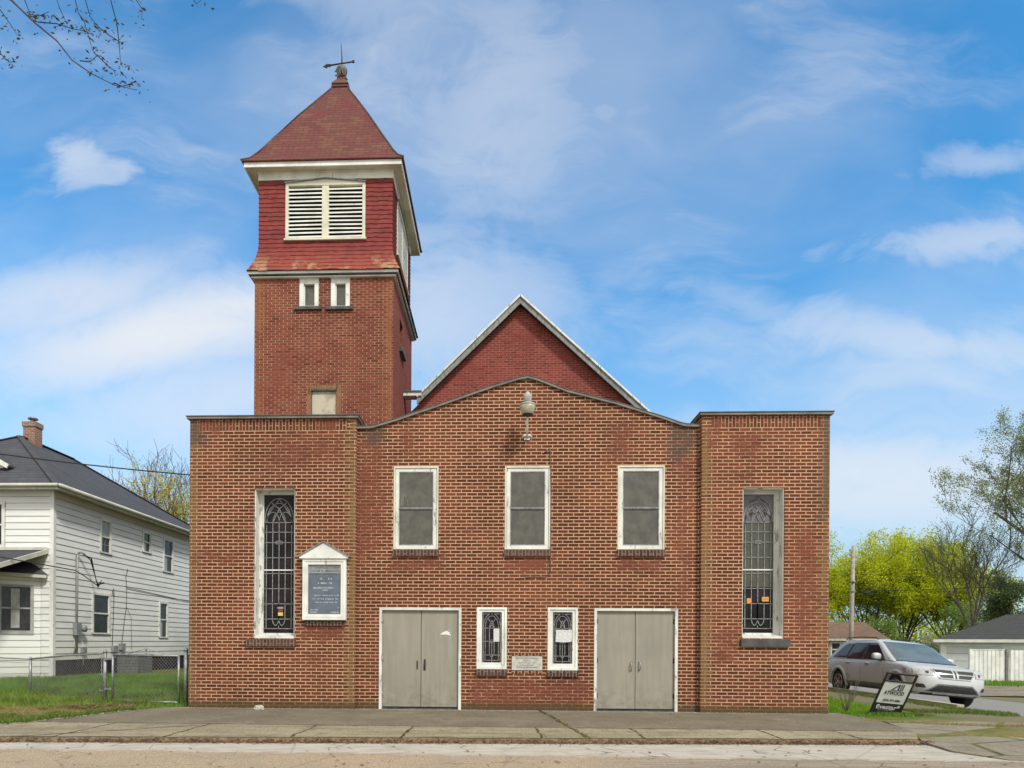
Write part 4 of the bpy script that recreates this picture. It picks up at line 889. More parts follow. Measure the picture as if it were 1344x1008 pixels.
# ------------------------------------------------------------------ white neighbour house
HX,HY=-13.82,20.3
HO=thing('clapboard_house','white two storey clapboard house with charcoal hip roof, left of the church','house',(-17.9,24.5,0))
def lap(m,p0,p1,z0,z1,holes=(),e=.203,lip=.013,mi=0,si=1):
    """lapped boards from p0 to p1 (outside on the right hand of the direction), holes (u0,u1,z0,z1)"""
    p0,p1=Vector((p0[0],p0[1])),Vector((p1[0],p1[1])); L=(p1-p0).length; d=(p1-p0)/L; nn=Vector((d.y,-d.x))
    z=z0
    while z<z1-1e-3:
        ze=z+e; cutz=sorted(set([z,min(ze,z1)]+[c for h in holes for c in h[2:4] if z<c<min(ze,z1)]))
        for za,zt in zip(cutz,cutz[1:]):
            zc=(za+zt)/2; oa=lip*(ze-za)/e; ot=lip*(ze-zt)/e
            cuts=[0.]+sorted(c for h in holes if h[2]<zc<h[3] for c in(h[0],h[1]))+[L]
            for a,b in zip(cuts[::2],cuts[1::2]):
                A,B=p0+d*a,p0+d*b; Ao,Bo=A+nn*oa,B+nn*oa; At,Bt=A+nn*ot,B+nn*ot
                m.quad((Ao.x,Ao.y,za),(Bo.x,Bo.y,za),(Bt.x,Bt.y,zt),(At.x,At.y,zt),mi)
                if za==z:
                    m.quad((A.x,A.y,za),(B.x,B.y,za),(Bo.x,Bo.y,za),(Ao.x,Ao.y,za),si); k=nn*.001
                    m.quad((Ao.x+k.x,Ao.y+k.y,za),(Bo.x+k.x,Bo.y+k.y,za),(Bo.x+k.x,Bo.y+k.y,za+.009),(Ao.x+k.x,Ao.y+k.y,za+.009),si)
        z=min(ze,z1)
side_w=[(22.72,23.42,4.38,5.60,'upper'),(25.5,26.15,4.78,5.62,'small'),(27.12,27.98,4.18,5.58,'upper2'),(22.28,23.36,1.55,2.99,'lower'),(26.8,27.55,1.45,2.95,'lower2')]
m=MB()
lap(m,(-22.1,HY),(HX,HY),.72,6.02,[(5.3,6.75,4.2,5.65)])
lap(m,(HX,HY),(HX,31.6),.70,6.02,[(a-HY,b-HY,c_,d_) for a,b,c_,d_,_ in side_w])
m.quad((-22.1,31.6,0),(HX,31.6,0),(HX,31.6,6),(-22.1,31.6,6)); m.quad((-22.1,HY,0),(-22.1,31.6,0),(-22.1,31.6,6),(-22.1,HY,6))
lap(m,(-22.1,HY-.001),(-13.9,HY-.001),.1,.72)
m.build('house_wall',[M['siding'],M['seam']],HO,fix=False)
m=MB(); m.box(HX-.09,HX+.03,HY-.035,HY+.09,.05,6.03); m.build('corner_board',M['white2'],HO)
m=MB(); m.box(-22.0,HX-.03,HY+.05,31.5,-.1,.70); m.build('foundation',M['foundation'],HO)
ex0,ex1,ey0,ey1,ez_=-22.42,-13.42,19.9,32.0,6.05; rx=-17.92; ry0,ry1,rz=24.4,27.5,8.94
m=MB(); V=[(ex0,ey0,ez_),(ex1,ey0,ez_),(ex1,ey1,ez_),(ex0,ey1,ez_),(rx,ry0,rz),(rx,ry1,rz)]
m.add(V,[(0,1,4),(1,2,5,4),(2,3,5),(3,0,4,5),(0,3,2,1)]); hr=m.build('hip_roof',M['roof_h'],HO)
m=MB()
for a,b in ((1,4),(0,4),(4,5),(2,5)): m.beam(Vector(V[a])+Vector((0,0,.02)),Vector(V[b])+Vector((0,0,.02)),.22,.03)
m.build('ridge_cap',M['roof_h'],hr)
m=MB(); m.box(ex0,ex1,ey0,HY,ez_-.06,ez_-.02,0); m.box(HX,ex1,HY,ey1,ez_-.06,ez_-.02,0)
m.box(ex0,ex1+.02,ey0-.03,ey0+.0,ez_-.12,ez_+.02,0); m.box(ex1,ex1+.03,ey0,ey1,ez_-.12,ez_+.02,0); m.build('soffit',M['gutter'],HO)
m=MB(); m.tube([(ex0,ey0-.09,ez_-.0),(ex1+.05,ey0-.09,ez_-.0)],.055,8); m.tube([(ex1+.09,ey0-.05,ez_),(ex1+.09,ey1,ez_)],.055,8); m.build('gutter',M['gutter'],HO)
m=MB(); m.box(-18.02,-17.55,24.7,25.1,8.3,9.42,0); m.box(-18.05,-17.52,24.67,25.13,9.42,9.60,0); ch=m.build('chimney',brick('brick_chimney',(.16,.06,.04),(.24,.11,.075),(.35,.28,.22),base_alg=False,msize=.014),hr)
m=MB(); m.tube([(-17.78,24.9,9.6),(-17.78,24.9,9.74)],.09,10); m.lathe([(.17,9.74),(.18,9.78),(.12,9.82),(.02,9.84)],(-17.78,24.9,0),14); m.build('flue_cap',M['steel'],ch)
# dormer
m=MB(); m.prism([(-19.6,6.3),(-16.2,6.3),(-16.2,7.05),(-17.9,8.0),(-19.6,7.05)],21.3,23.6,0); m.build('dormer_wall',M['siding'],hr)
m=MB()
for sg in(-1,1):
    xo=-17.9+sg*2.1; m.add([(-17.9,21.0,8.16),(xo,21.0,6.98),(xo,23.9,6.98),(-17.9,24.4,8.16),(-17.9,21.0,8.10),(xo,21.0,6.92),(xo,23.9,6.92),(-17.9,24.4,8.10)],[(0,1,2,3),(4,7,6,5),(0,4,5,1),(1,5,6,2)],0)
    m.beam((-17.9,20.98,8.09),(xo,20.98,6.92),.05,.14,1,up=(0,0,1))
m.build('dormer_roof',[M['roof_h'],M['white2']],hr)
def side_window(y0,y1,z0,z1,nm):
    m=MB(); x=HX; big=nm!='small'
    f=.09
    m.box(x-.06,x+.035,y0,y0+f,z0,z1); m.box(x-.06,x+.035,y1-f,y1,z0,z1); m.box(x-.06,x+.035,y0+f,y1-f,z1-f,z1); m.box(x-.06,x+.05,y0,y1,z0,z0+.05)
    zm=z0+(z1-z0)*(.5 if nm!='upper' else .48)
    m.box(x-.03,x+.02,y0+f,y1-f,zm-.025,zm+.025); wf=m.build('house_window',M['white2'],HO)
    m=MB(); m.box(x-.05,x-.03,y0+f,y1-f,z0+.05,zm-.025); m.build('pane',M['glass'],wf)
    m=MB(); m.box(x-.04,x-.02,y0+f,y1-f,zm+.025,z1-f); m.build('pane',M['curtain'] if nm in('upper',) else M['glass'],wf)
    if nm in('small','upper2','lower2'):
        m=MB(); m.box(x-.028,x-.024,y0+f,y0+f+(y1-y0-2*f)*.45,z0+.06,z1-f-.02); m.build('curtain',M['curtain'],wf)
    if nm=='upper':
        m=MB(); m.box(x-.029,x-.02,y0+f,y1-f,z0+.30,z0+.33); m.box(x-.029,x-.02,(y0+y1)/2-.01,(y0+y1)/2+.01,z0+.05,zm); m.build('muntin',M['greytrim'],wf)
for a in side_w: side_window(*a)
m=MB(); frame_rect(m,-16.8,-15.36,4.2,5.65,.10,HY-.035,HY+.04); m.box(-16.7,-15.46,HY-.02,HY+.02,4.9,4.95); wf=m.build('house_window',M['white2'],HO)
m=MB(); m.box(-16.7,-15.46,HY+.0,HY+.02,4.3,5.55); m.build('pane',M['glass'],wf)
# porch roof and canted bay window
m=MB(); m.add([(-22,17.8,3.3),(-14.0,17.8,3.3),(-14.0,HY,4.13),(-22,HY,4.13),(-22,17.8,3.24),(-14.0,17.8,3.24),(-14.0,HY,4.07),(-22,HY,4.07)],[(0,1,2,3),(4,7,6,5),(0,4,5,1),(1,5,6,2)],0)
m.build('porch_roof',M['roof_h'],HO)
m=MB(); m.beam((-13.98,17.8,3.27),(-13.98,HY,4.10),.05,.13,0); m.box(-22,-14.0,17.75,17.8,3.17,3.32); m.box(-22,-14.0,HY-.05,HY-.02,4.13,4.22); m.build('rake_trim',M['gutter'],HO)
BA,BB=Vector((-15.75,18.95)),Vector((-14.2,20.28)); L=(BB-BA).length; bd=(BB-BA)/L; bn=Vector((bd.y,-bd.x))
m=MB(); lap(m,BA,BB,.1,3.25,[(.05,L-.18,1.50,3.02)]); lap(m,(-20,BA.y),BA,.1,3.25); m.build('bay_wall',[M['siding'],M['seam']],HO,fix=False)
m=MB()
def onb(u,o_,z): p=BA+bd*u+bn*o_; return (p.x,p.y,z)
def bbox(m,u0,u1,o0,o1,z0,z1,mi=0): m.add([onb(u,o_,z) for z in(z0,z1) for u,o_ in((u0,o1),(u1,o1),(u1,o0),(u0,o0))],[(0,3,2,1),(4,5,6,7),(0,1,5,4),(1,2,6,5),(2,3,7,6),(3,0,4,7)],mi)
U1=L-.18; um=.98
bbox(m,.05,.13,-.05,.03,1.5,3.02); bbox(m,U1-.09,U1,-.05,.03,1.5,3.02); bbox(m,.13,U1-.09,-.05,.03,1.5,1.62); bbox(m,.13,U1-.09,-.05,.03,2.95,3.02); bbox(m,um-.06,um+.06,-.05,.032,1.62,2.95); bbox(m,.13,um-.06,-.04,.02,2.28,2.33); bbox(m,um+.06,U1-.09,-.04,.02,2.28,2.33)
wf=m.build('bay_window',M['alu'],HO); m=MB(); bbox(m,.13,U1-.09,-.045,-.02,1.62,2.95); m.build('pane',M['glass'],wf)
m=MB(); bbox(m,1.28,1.5,-.02,-.012,1.7,2.9); m.build('curtain',M['curtain'],wf)
m=MB(); bbox(m,-.3,L+.12,-.1,.28,3.25,3.36,0)
m.add([onb(-.3,.3,3.36),onb(L+.14,.3,3.36),onb(L-.2,-.25,3.75),onb(-.3,-.25,3.75)],[(0,1,2,3)],1); m.add([onb(L+.14,.3,3.36),onb(L+.2,-.2,3.36),onb(L-.2,-.25,3.75)],[(0,1,2)],1)
m.build('bay_roof',[M['gutter'],M['roof_h']],HO)
# services on the side wall
m=MB(); m.tube([(HX+.06,21.38,.95),(HX+.06,21.38,4.1),(HX+.08,21.42,4.2),(HX+.16,21.5,4.22),(HX+.22,21.55,4.14)],.038,8); m.build('service_mast',M['conduit'],HO)
m=MB(); m.box(HX+.02,HX+.16,21.25,21.5,1.50,1.92); m.lathe([(.11,.14),(.12,.22),(.05,.26)],(HX,21.6,1.72),14,'x'); m.tube([(HX+.05,21.38,1.5),(HX+.05,21.38,1.2),(HX+.04,21.3,.93)],.02,6); m.build('meter_box',M['grey'],HO)
m=MB(); m.box(HX+.01,HX+.12,21.66,21.86,.92,1.12); m.tube([(HX+.05,21.76,.92),(HX+.05,21.76,.5)],.02,6); m.build('utility_box',M['grey'],HO)
m=MB(); m.box(HX+.01,HX+.12,23.42,23.7,.92,1.14); m.build('utility_box',M['grey'],HO)
m=MB(); m.box(HX+.01,HX+.12,23.9,24.18,.99,1.22); m.tube([(HX+.05,23.98,.99),(HX+.05,23.98,.6)],.018,6); m.build('utility_box',M['grey'],HO)
m=MB()
for k in range(3): m.tube([(HX+.2,21.52+.02*k,4.14),(HX+.28+.02*k,21.75,4.0+.03*k),(HX+.3,22.0,3.45),(HX+.32,22.12,3.2-.04*k),(HX+.3,22.25+.05*k,3.28+.05*k)],.014,5)
m.tube([(HX+.3,22.1,3.22),(HX+.35,22.4,3.3)],.03,6); m.build('drip_loop',M['wire'],HO)
m=MB(); m.tube([(HX+.04,23.45,1.14),(HX+.04,23.5,2.0),(HX+.04,23.55,3.05),(HX+.05,23.5,3.2),(HX+.05,23.42,3.1),(HX+.04,23.5,2.95)],.010,5)
m.tube([(HX+.04,24.05,1.2),(HX+.04,24.25,2.2),(HX+.03,24.38,2.6),(HX+.03,24.38,3.3),(HX+.04,24.3,3.7),(HX+.03,24.45,4.0)],.009,5); m.tube([(HX+.03,24.38,2.6),(HX+.03,24.7,2.2),(HX+.03,24.75,1.0)],.006,4); m.tube([(HX+.03,24.38,3.3),(HX+.03,31.5,3.0)],.011,5)
m.build('phone_cable',M['wire'],HO)
m=MB(); m.tube([(HX+.3,22.12,3.18),(-13.0,20.6,3.35),(-12.8,19.8,3.45),(-14.2,18.4,3.7),(-16.8,15.8,4.3),(-24,9,6.2)],.016,5)
o=m.build('service_cable',M['wire'],origin=(HX+.3,22.12,3.18)); tag(o,'thin service cable crossing the porch corner to the mast of the white house','cable')
m=MB(); m.box(-13.75,-12.95,23.7,24.65,.0,.80); m.box(-13.78,-12.92,23.67,24.68,.80,.83)
AC=thing('air_conditioner','dark grey air conditioner box against the foundation of the white house','air conditioner',(-13.35,24.2,0.05)); m.build('casing',M['acgrey'],AC)
m=MB(); 
for i in range(12): m.box(-13.72,-12.98,23.685,23.70,.08+.055*i,.10+.055*i)
for i in range(12): m.box(-12.955,-12.94,23.74,24.61,.08+.055*i,.10+.055*i)
m.build('grille',M['grey'],AC)
# overhead cable in front of the roof
pts=[(-30,15.2,9.9),(-22,15.35,8.45),(-15.3,15.5,7.35),(-11.5,15.6,6.2),(-9.7,15.65,5.75),(-8.2,15.7,5.45),(-6.95,15.75,5.25),(-6.22,15.8,5.18)]
P0,P1=(-30,15.2,9.9),(-6.22,15.8,5.22)
cab=[]
for i in range(33):
    f_=i/32; x=P0[0]+(P1[0]-P0[0])*f_; y=P0[1]+(P1[1]-P0[1])*f_; z=P0[2]+(P1[2]-P0[2])*f_-4*.75*f_*(1-f_)
    cab.append((x,y,z))
o=MB().tube(cab,.016,5).build('overhead_cable',M['wire'],origin=P1); tag(o,'overhead cable sagging across the charcoal roof to the flank of the church','cable')
# ------------------------------------------------------------------ chain link fence
def link_mesh(m,A,B,z0a,z0b,zta,ztb,p=.078,r=.0016):
    A,B=Vector(A),Vector(B); L=(B-A).length; d=(B-A)/L; H=min(zta-z0a,ztb-z0b)
    def P_(u,h):
        f=u/L; zb=z0a+(z0b-z0a)*f; zt=zta+(ztb-zta)*f; q_=A+d*u; return Vector((q_.x,q_.y,zb+(zt-zb)*h/H))
    n=int((L+H)/p)
    for i in range(n+1):
        for sg in(0,1):
            u0=i*p-H; a,b=(u0,0.),(u0+H,H)
            if a[0]<0: a=(0.,-u0)
            if b[0]>L: b=(L,L-u0)
            if a[1]>=H or b[1]<=0 or b[0]<=a[0]: continue
            if sg: a,b=(L-a[0],a[1]),(L-b[0],b[1])
            pa,pb=P_(*a),P_(*b); m.beam(pa,pb,2*r,2*r)
def post(m,x,y,z0,z1,r): m.tube([(x,y,z0),(x,y,z1)],r,8); m.lathe([(r*1.15,z1-.02),(r*1.2,z1+.01),(r*.6,z1+.04),(.005,z1+.05)],(x,y,0),8)
FT=(-8.47,14.15); FL=(-11.45,16.0); FE=(-15.6,17.2)
FN=thing('chain_link_fence','galvanised chain link fence with drooping rail across the lawn of the white house','fence',(-11.4,16,0))
m=MB(); post(m,FT[0],FT[1],-.05,1.09,.038); m.build('post',M['steel'],FN)
m=MB(); post(m,FL[0],FL[1],-.05,.88,.03); m.build('post',M['steel'],FN)
m=MB(); post(m,FE[0],FE[1],-.05,.98,.03); m.build('post',M['steel'],FN)
m=MB(); link_mesh(m,FL,FT,.05,.02,.86,1.05); m.build('mesh_panel',M['steel'],FN,uv=False,fix=False)
m=MB(); link_mesh(m,FE,FL,.05,.05,.94,.86); m.build('mesh_panel',M['steel'],FN,uv=False,fix=False)
m=MB(); m.tube([(FT[0],FT[1],1.06),((FT[0]+FL[0])/2,(FT[1]+FL[1])/2,.98),(FL[0],FL[1],.87)],.02,6); m.tube([(FL[0],FL[1],.87),(FE[0],FE[1],.95)],.018,6); m.tube([(FL[0],FL[1],.77),(FE[0],FE[1],.86)],.007,5); m.build('rail',M['steel'],FN)
m=MB(); m.tube([(FT[0]-.09,FT[1]+.02,.1),(FT[0]-.09,FT[1]+.02,1.03)],.006,5)
for z in(.25,.6,.95): m.box(FT[0]-.1,FT[0]+.03,FT[1]-.045,FT[1]-.038,z,z+.02)
m.build('tension_bar',M['steel'],FN)
GA=thing('chain_link_gate','chain link gate hung between the thick steel post and the church wall','gate',(-8.2,14.1,.06))
ga,gb=(-8.27,14.1),(-6.66,13.76)
m=MB(); m.tube([(ga[0],ga[1],.02),(ga[0],ga[1],1.05)],.024,8); m.tube([(gb[0],gb[1],.02),(gb[0],gb[1],1.03)],.024,8); m.tube([(ga[0],ga[1],1.03),(gb[0],gb[1],1.02)],.021,8); m.tube([(ga[0],ga[1],.05),(gb[0],gb[1],.05)],.021,8)
m.build('gate_frame',M['steel'],GA)
m=MB(); link_mesh(m,ga,gb,.06,.06,1.02,1.01); m.build('mesh_panel',M['steel'],GA,uv=False,fix=False)
m=MB(); m.tube([(-7.45,13.93,1.03),(-7.45,13.93,1.12)],.012,6); m.tube([(-7.9,14.02,1.05),(-7.45,13.93,1.17),(-7.0,13.83,1.06)],.006,5); m.tube([(-7.45,13.93,1.12),(-7.45,13.93,1.19)],.02,6); m.build('latch_rod',M['steel'],GA)
m=MB()
for z in(.28,.92): m.box(FT[0]+.02,ga[0]+.02,14.09,14.12,z,z+.035)
m.build('hinge',M['steel'],GA)
GP=MB(); post(GP,-6.46,13.66,-.05,1.15,.042); post_=GP.build('gate_post',M['steel'],origin=(-6.46,13.66,0)); tag(post_,'tall grey steel gate post standing against the corner of the left brick bay','post')
# ------------------------------------------------------------------ yard sign
SG=thing('yard_sign','tilted black metal frame sign with grey ATWOOD panel on the grass by the right corner','sign',(7.55,13.4,0))
bl,br,tl,tr2=map(Vector,((7.24,13.35,.055),(7.85,13.41,-.005),(7.36,12.98,.83),(7.97,13.04,.77)))
ex_=(br-bl).normalized(); up_=((tl-bl)+(tr2-br)).normalized(); nz_=ex_.cross(up_).normalized(); up_=nz_.cross(ex_)*-1 if nz_.cross(ex_).dot(up_)<0 else nz_.cross(ex_)
up0=((tl-bl)).normalized()
def sg(u,v,o=0.): return bl+(br-bl)*u+(tl-bl)*v - nz_*0 + (nz_*-o if nz_.y>0 else nz_*o)
def sbox(m,u0,u1,v0,v1,o0,o1,mi=0):
    m.add([sg(u,v,o) for o in(o0,o1) for u,v in((u0,v0),(u1,v0),(u1,v1),(u0,v1))],[(0,3,2,1),(4,5,6,7),(0,1,5,4),(1,2,6,5),(2,3,7,6),(3,0,4,7)],mi)
m=MB(); sbox(m,0,.05,-.03,1,-.015,.015); sbox(m,.95,1,-.03,1,-.015,.015); sbox(m,.05,.95,.965,1,-.015,.015); sbox(m,.05,.95,.78,.81,-.015,.013); sbox(m,.05,.95,.0,.02,-.015,.015); m.build('sign_frame',M['black'],SG)
m=MB(); sbox(m,.05,.95,.245,.785,-.005,.006); pn=m.build('grey_panel',simple('sign_grey',(.66,.66,.63),(.58,.58,.55),.4,8.),SG)
m=MB(); sbox(m,.02,.98,.0,.245,-.006,.008); rp=m.build('rider_panel',M['black'],SG)
# scuffed white wear at the bottom
def smat(u,v,o):
    p=sg(u,v,o); X_=(br-bl).normalized(); Y_=(tl-bl); Y_=Y_.normalized(); Z_=X_.cross(Y_).normalized()
    return Matrix(((X_.x,Y_.x,Z_.x,p.x),(X_.y,Y_.y,Z_.y,p.y),(X_.z,Y_.z,Z_.z,p.z),(0,0,0,1)))
text([('ATWOOD',smat(.5,.47,.010),.115,.40),('(269) 377-4084',smat(.52,.30,.010),.065,.34)],pn,M['inkdark'],'lettering',.002)
m=MB()
def spoly(pts,o0,o1,mi=0):
    n=len(pts); m.add([sg(u,v,o0) for u,v in pts]+[sg(u,v,o1) for u,v in pts],[tuple(range(n)),tuple(range(n,2*n))]+[(i,(i+1)%n,(i+1)%n+n,i+n) for i in range(n)],mi)
spoly([(.34,.575),(.555,.735),(.60,.735),(.60,.575),(.56,.575),(.56,.70),(.41,.590),(.54,.590),(.54,.575)],.008,.011); spoly([(.625,.575),(.655,.575),(.655,.735),(.625,.735)],.008,.011,1); spoly([(.66,.575),(.675,.575),(.675,.735),(.66,.735)],.008,.011,0); spoly([(.70,.575),(.73,.575),(.73,.735),(.70,.735)],.008,.011); spoly([(.60,.575),(.70,.575),(.70,.588),(.60,.588)],.0085,.0112)
m.build('logo_mark',[M['inkdark'],M['grey']],pn)
text([('fivestar*',smat(.50,.095,.012),.135,.47)],rp,simple('white_sign_letters',(.72,.72,.70),None,.5,30.),'lettering',.002)
m=MB(); sbox(m,.2,.72,.062,.070,.008,.011); 
for i in range(12):
    u,v=.15+rr.random()*.75,.0+rr.random()*.03; sbox(m,u,u+.02+rr.random()*.05,v,v+.012,.008,.0095)
m.build('scuff_marks',M['header'],rp)
# dry shrub beside the sign
def shrub_twigs(name,x,y,h,n,seed,mat):
    r_=random.Random(seed); m=MB()
    for i in range(n):
        a=r_.uniform(0,6.3); L_=h*r_.uniform(.6,1.05); sp=r_.uniform(.15,.6); p=[Vector((x,y,-.02))]
        for k in range(4): p.append(p[-1]+Vector((math.cos(a)*sp*L_/4+r_.uniform(-.02,.02),math.sin(a)*sp*L_/4,L_/4)))
        m.tube(p,[.007,.006,.0045,.003,.002],4)
        for k in(2,3):
            b=a+r_.uniform(-1,1); m.tube([p[k],p[k]+Vector((math.cos(b)*.06,math.sin(b)*.06,.08)),p[k]+Vector((math.cos(b)*.12,math.sin(b)*.12,.18))],[.003,.002,.0015],3)
    return m.build(name,mat,origin=(x,y,0),uv=False)
o=shrub_twigs('bare_shrub',7.0,13.75,.62,16,5,M['bark2']); tag(o,'small leafless shrub of thin twigs left of the tilted yard sign','shrub')

# ------------------------------------------------------------------ parked car
t=NT('silver_car_paint',.42,.45,.15); v=t.ob(); t.color(t.mix(t.ss(t.noise(v,1.5,3.),.3,.7),(.50,.505,.50),(.45,.455,.45))); t.b.inputs['Coat Weight'].default_value=.25; t.b.inputs['Coat Roughness'].default_value=.08; M['paint']=t.m
M['trimgrey']=simple('lower_cladding',(.20,.20,.195),(.15,.15,.145),.45,6.,.4,.4)
M['chrome']=simple('chrome',(.62,.62,.62),None,.18,10.,.5,.9)
M['cglass']=simple('tinted_car_glass',(.018,.02,.024),(.03,.032,.036),.05,2.,.4)
M['wglass']=simple('windscreen_glass',(.10,.13,.13),(.07,.09,.09),.04,2.,1.)
M['lens']=simple('headlamp_lens',(.50,.51,.50),(.28,.28,.28),.1,30.,.8,.2)
M['tyre']=simple('tyre_rubber',(.018,.018,.018),(.03,.028,.026),.85,10.)
M['red']=simple('tail_lamp',(.30,.01,.012),None,.15,20.)
CAR=thing('parked_car','silver sport utility car parked in the side street, facing the viewer beyond the yard sign','car',(11.235,19.485,-.207),rot=(-.082,0,-1.563))
CAR['_org']=(0,0,0)
CX=2.4
LV=[(.27,.16,4.72,.80),(.34,.06,4.84,.86),(.45,.02,4.88,.90),(.60,.0,4.88,.915),(.75,.02,4.85,.92),(.86,.04,4.79,.915),(.93,.07,4.70,.905),(.985,.09,4.50,.89),(1.02,.11,4.20,.875),(1.06,.14,3.85,.855)]
def lv(z):
    z=clampf(z,LV[0][0],LV[-1][0])
    for a,b in zip(LV,LV[1:]):
        if z<=b[0]: f=(z-a[0])/(b[0]-a[0]); return tuple(a[i]+(b[i]-a[i])*f for i in(1,2,3))
    return LV[-1][1:]
def cap(th,xf,hw,D,sgn,p=2.7):
    s_=math.sin(th); c_=math.cos(th); return xf-sgn*D*(1-abs(c_)**(2/p)),hw*math.copysign(abs(s_)**(2/p),s_)
def outline(z,f=None):
    xr,xf,hw=lv(z) if f is None else f(z)
    D=.50 if f is None else .22; Dr=.28 if f is None else .2; pts=[]
    for i in range(17): x,y=cap(R(-90+180*i/16),xf,hw,D,1); pts.append((x,y))
    for i in range(1,8): pts.append((xf-D+(xr+Dr-xf+D)*i/8,hw))
    for i in range(17): x,y=cap(R(90-180*i/16),xr,hw,Dr,-1); pts.append((x,y))
    for i in range(1,8): pts.append((xr+Dr+(xf-D-xr-Dr)*i/8,-hw))
    return pts
def loft(zs,f,crown):
    m=MB(); vs=[]; n=None
    for z in zs:
        o_=outline(z,f); n=len(o_); vs+=[(x-CX,y,z) for x,y in o_]
    fs=[(i*n+j,i*n+(j+1)%n,(i+1)*n+(j+1)%n,(i+1)*n+j) for i in range(len(zs)-1) for j in range(n)]
    # crowned lid: shrink rings
    o_=outline(zs[-1],f); cx=sum(p[0] for p in o_)/n; k=len(zs)
    for q_,s_ in enumerate((.8,.5,.2)):
        vs+=[(cx+(x-cx)*s_-CX,y*s_,zs[-1]+crown*(1-s_**2)) for x,y in o_]
        fs+=[((k-1+q_)*n+j,(k-1+q_)*n+(j+1)%n,(k+q_)*n+(j+1)%n,(k+q_)*n+j) for j in range(n)]
    fs.append(tuple(range((k+2)*n,(k+3)*n))); fs.append(tuple(reversed(range(n))))
    m.add(vs,fs,0,True); return m
body=loft([.27,.30,.34,.40,.45,.52,.60,.68,.75,.81,.86,.90,.93,.96,.985,1.0,1.02,1.04,1.06],None,.035).build('body',[M['paint'],M['dark']],CAR)
# wheel wells
cut=MB()
for wx in(1.03,3.93):
    for sy in(-1,1): cut.lathe([(.40,-.16*1),(.40,.16)],(wx-CX,sy*.86,.37),32,'y',1)
cutter=cut.build('cutter',M['dark'],CAR,uv=False)
md=body.modifiers.new('b','BOOLEAN'); md.operation='DIFFERENCE'; md.solver='EXACT'; md.object=cutter
bpy.context.view_layer.update(); dg=bpy.context.evaluated_depsgraph_get(); nm=bpy.data.meshes.new_from_object(body.evaluated_get(dg)); 
body.modifiers.clear(); body.data=nm; bpy.data.objects.remove(cutter)
GHV=[(1.04,.12,3.86,.86),(1.12,.20,3.68,.845),(1.25,.30,3.42,.805),(1.40,.44,3.14,.755),(1.52,.58,2.92,.715),(1.60,.72,2.72,.68),(1.645,.86,2.50,.63),(1.67,1.05,2.25,.56)]
def gh(z):
    z=clampf(z,GHV[0][0],GHV[-1][0])
    for a,b in zip(GHV,GHV[1:]):
        if z<=b[0]: f=(z-a[0])/(b[0]-a[0]); return tuple(a[i]+(b[i]-a[i])*f for i in(1,2,3))
    return GHV[-1][1:]
loft([1.04,1.08,1.12,1.18,1.25,1.32,1.40,1.46,1.52,1.56,1.60,1.625,1.645,1.66,1.67],gh,.035).build('cabin',M['paint'],CAR)
def side_patch(name,mat,xl,xr_,z0,z1,sy,f=gh,off=.006,n=8,parent=CAR):
    m=MB(); vs=[]
    for i in range(n+1):
        z=z0+(z1-z0)*i/n; hw=f(z)[2]+off; a,b=xl(z),xr_(z); vs+=[(a-CX,sy*hw,z),(b-CX,sy*hw,z),(a-CX,sy*(hw-.02),z),(b-CX,sy*(hw-.02),z)]
    fs=[]
    for i in range(n):
        a,b=4*i,4*i+4; fs+=[(a,a+1,b+1,b),(a,b,b+2,a+2),(a+1,a+3,b+3,b+1)]
    fs+=[(0,2,3,1),(4*n,4*n+1,4*n+3,4*n+2)]
    m.add(vs,fs); return m.build(name,mat,parent)
def lin(z,za,xa,zb,xb): return xa+(xb-xa)*(z-za)/(zb-za)
top=1.555
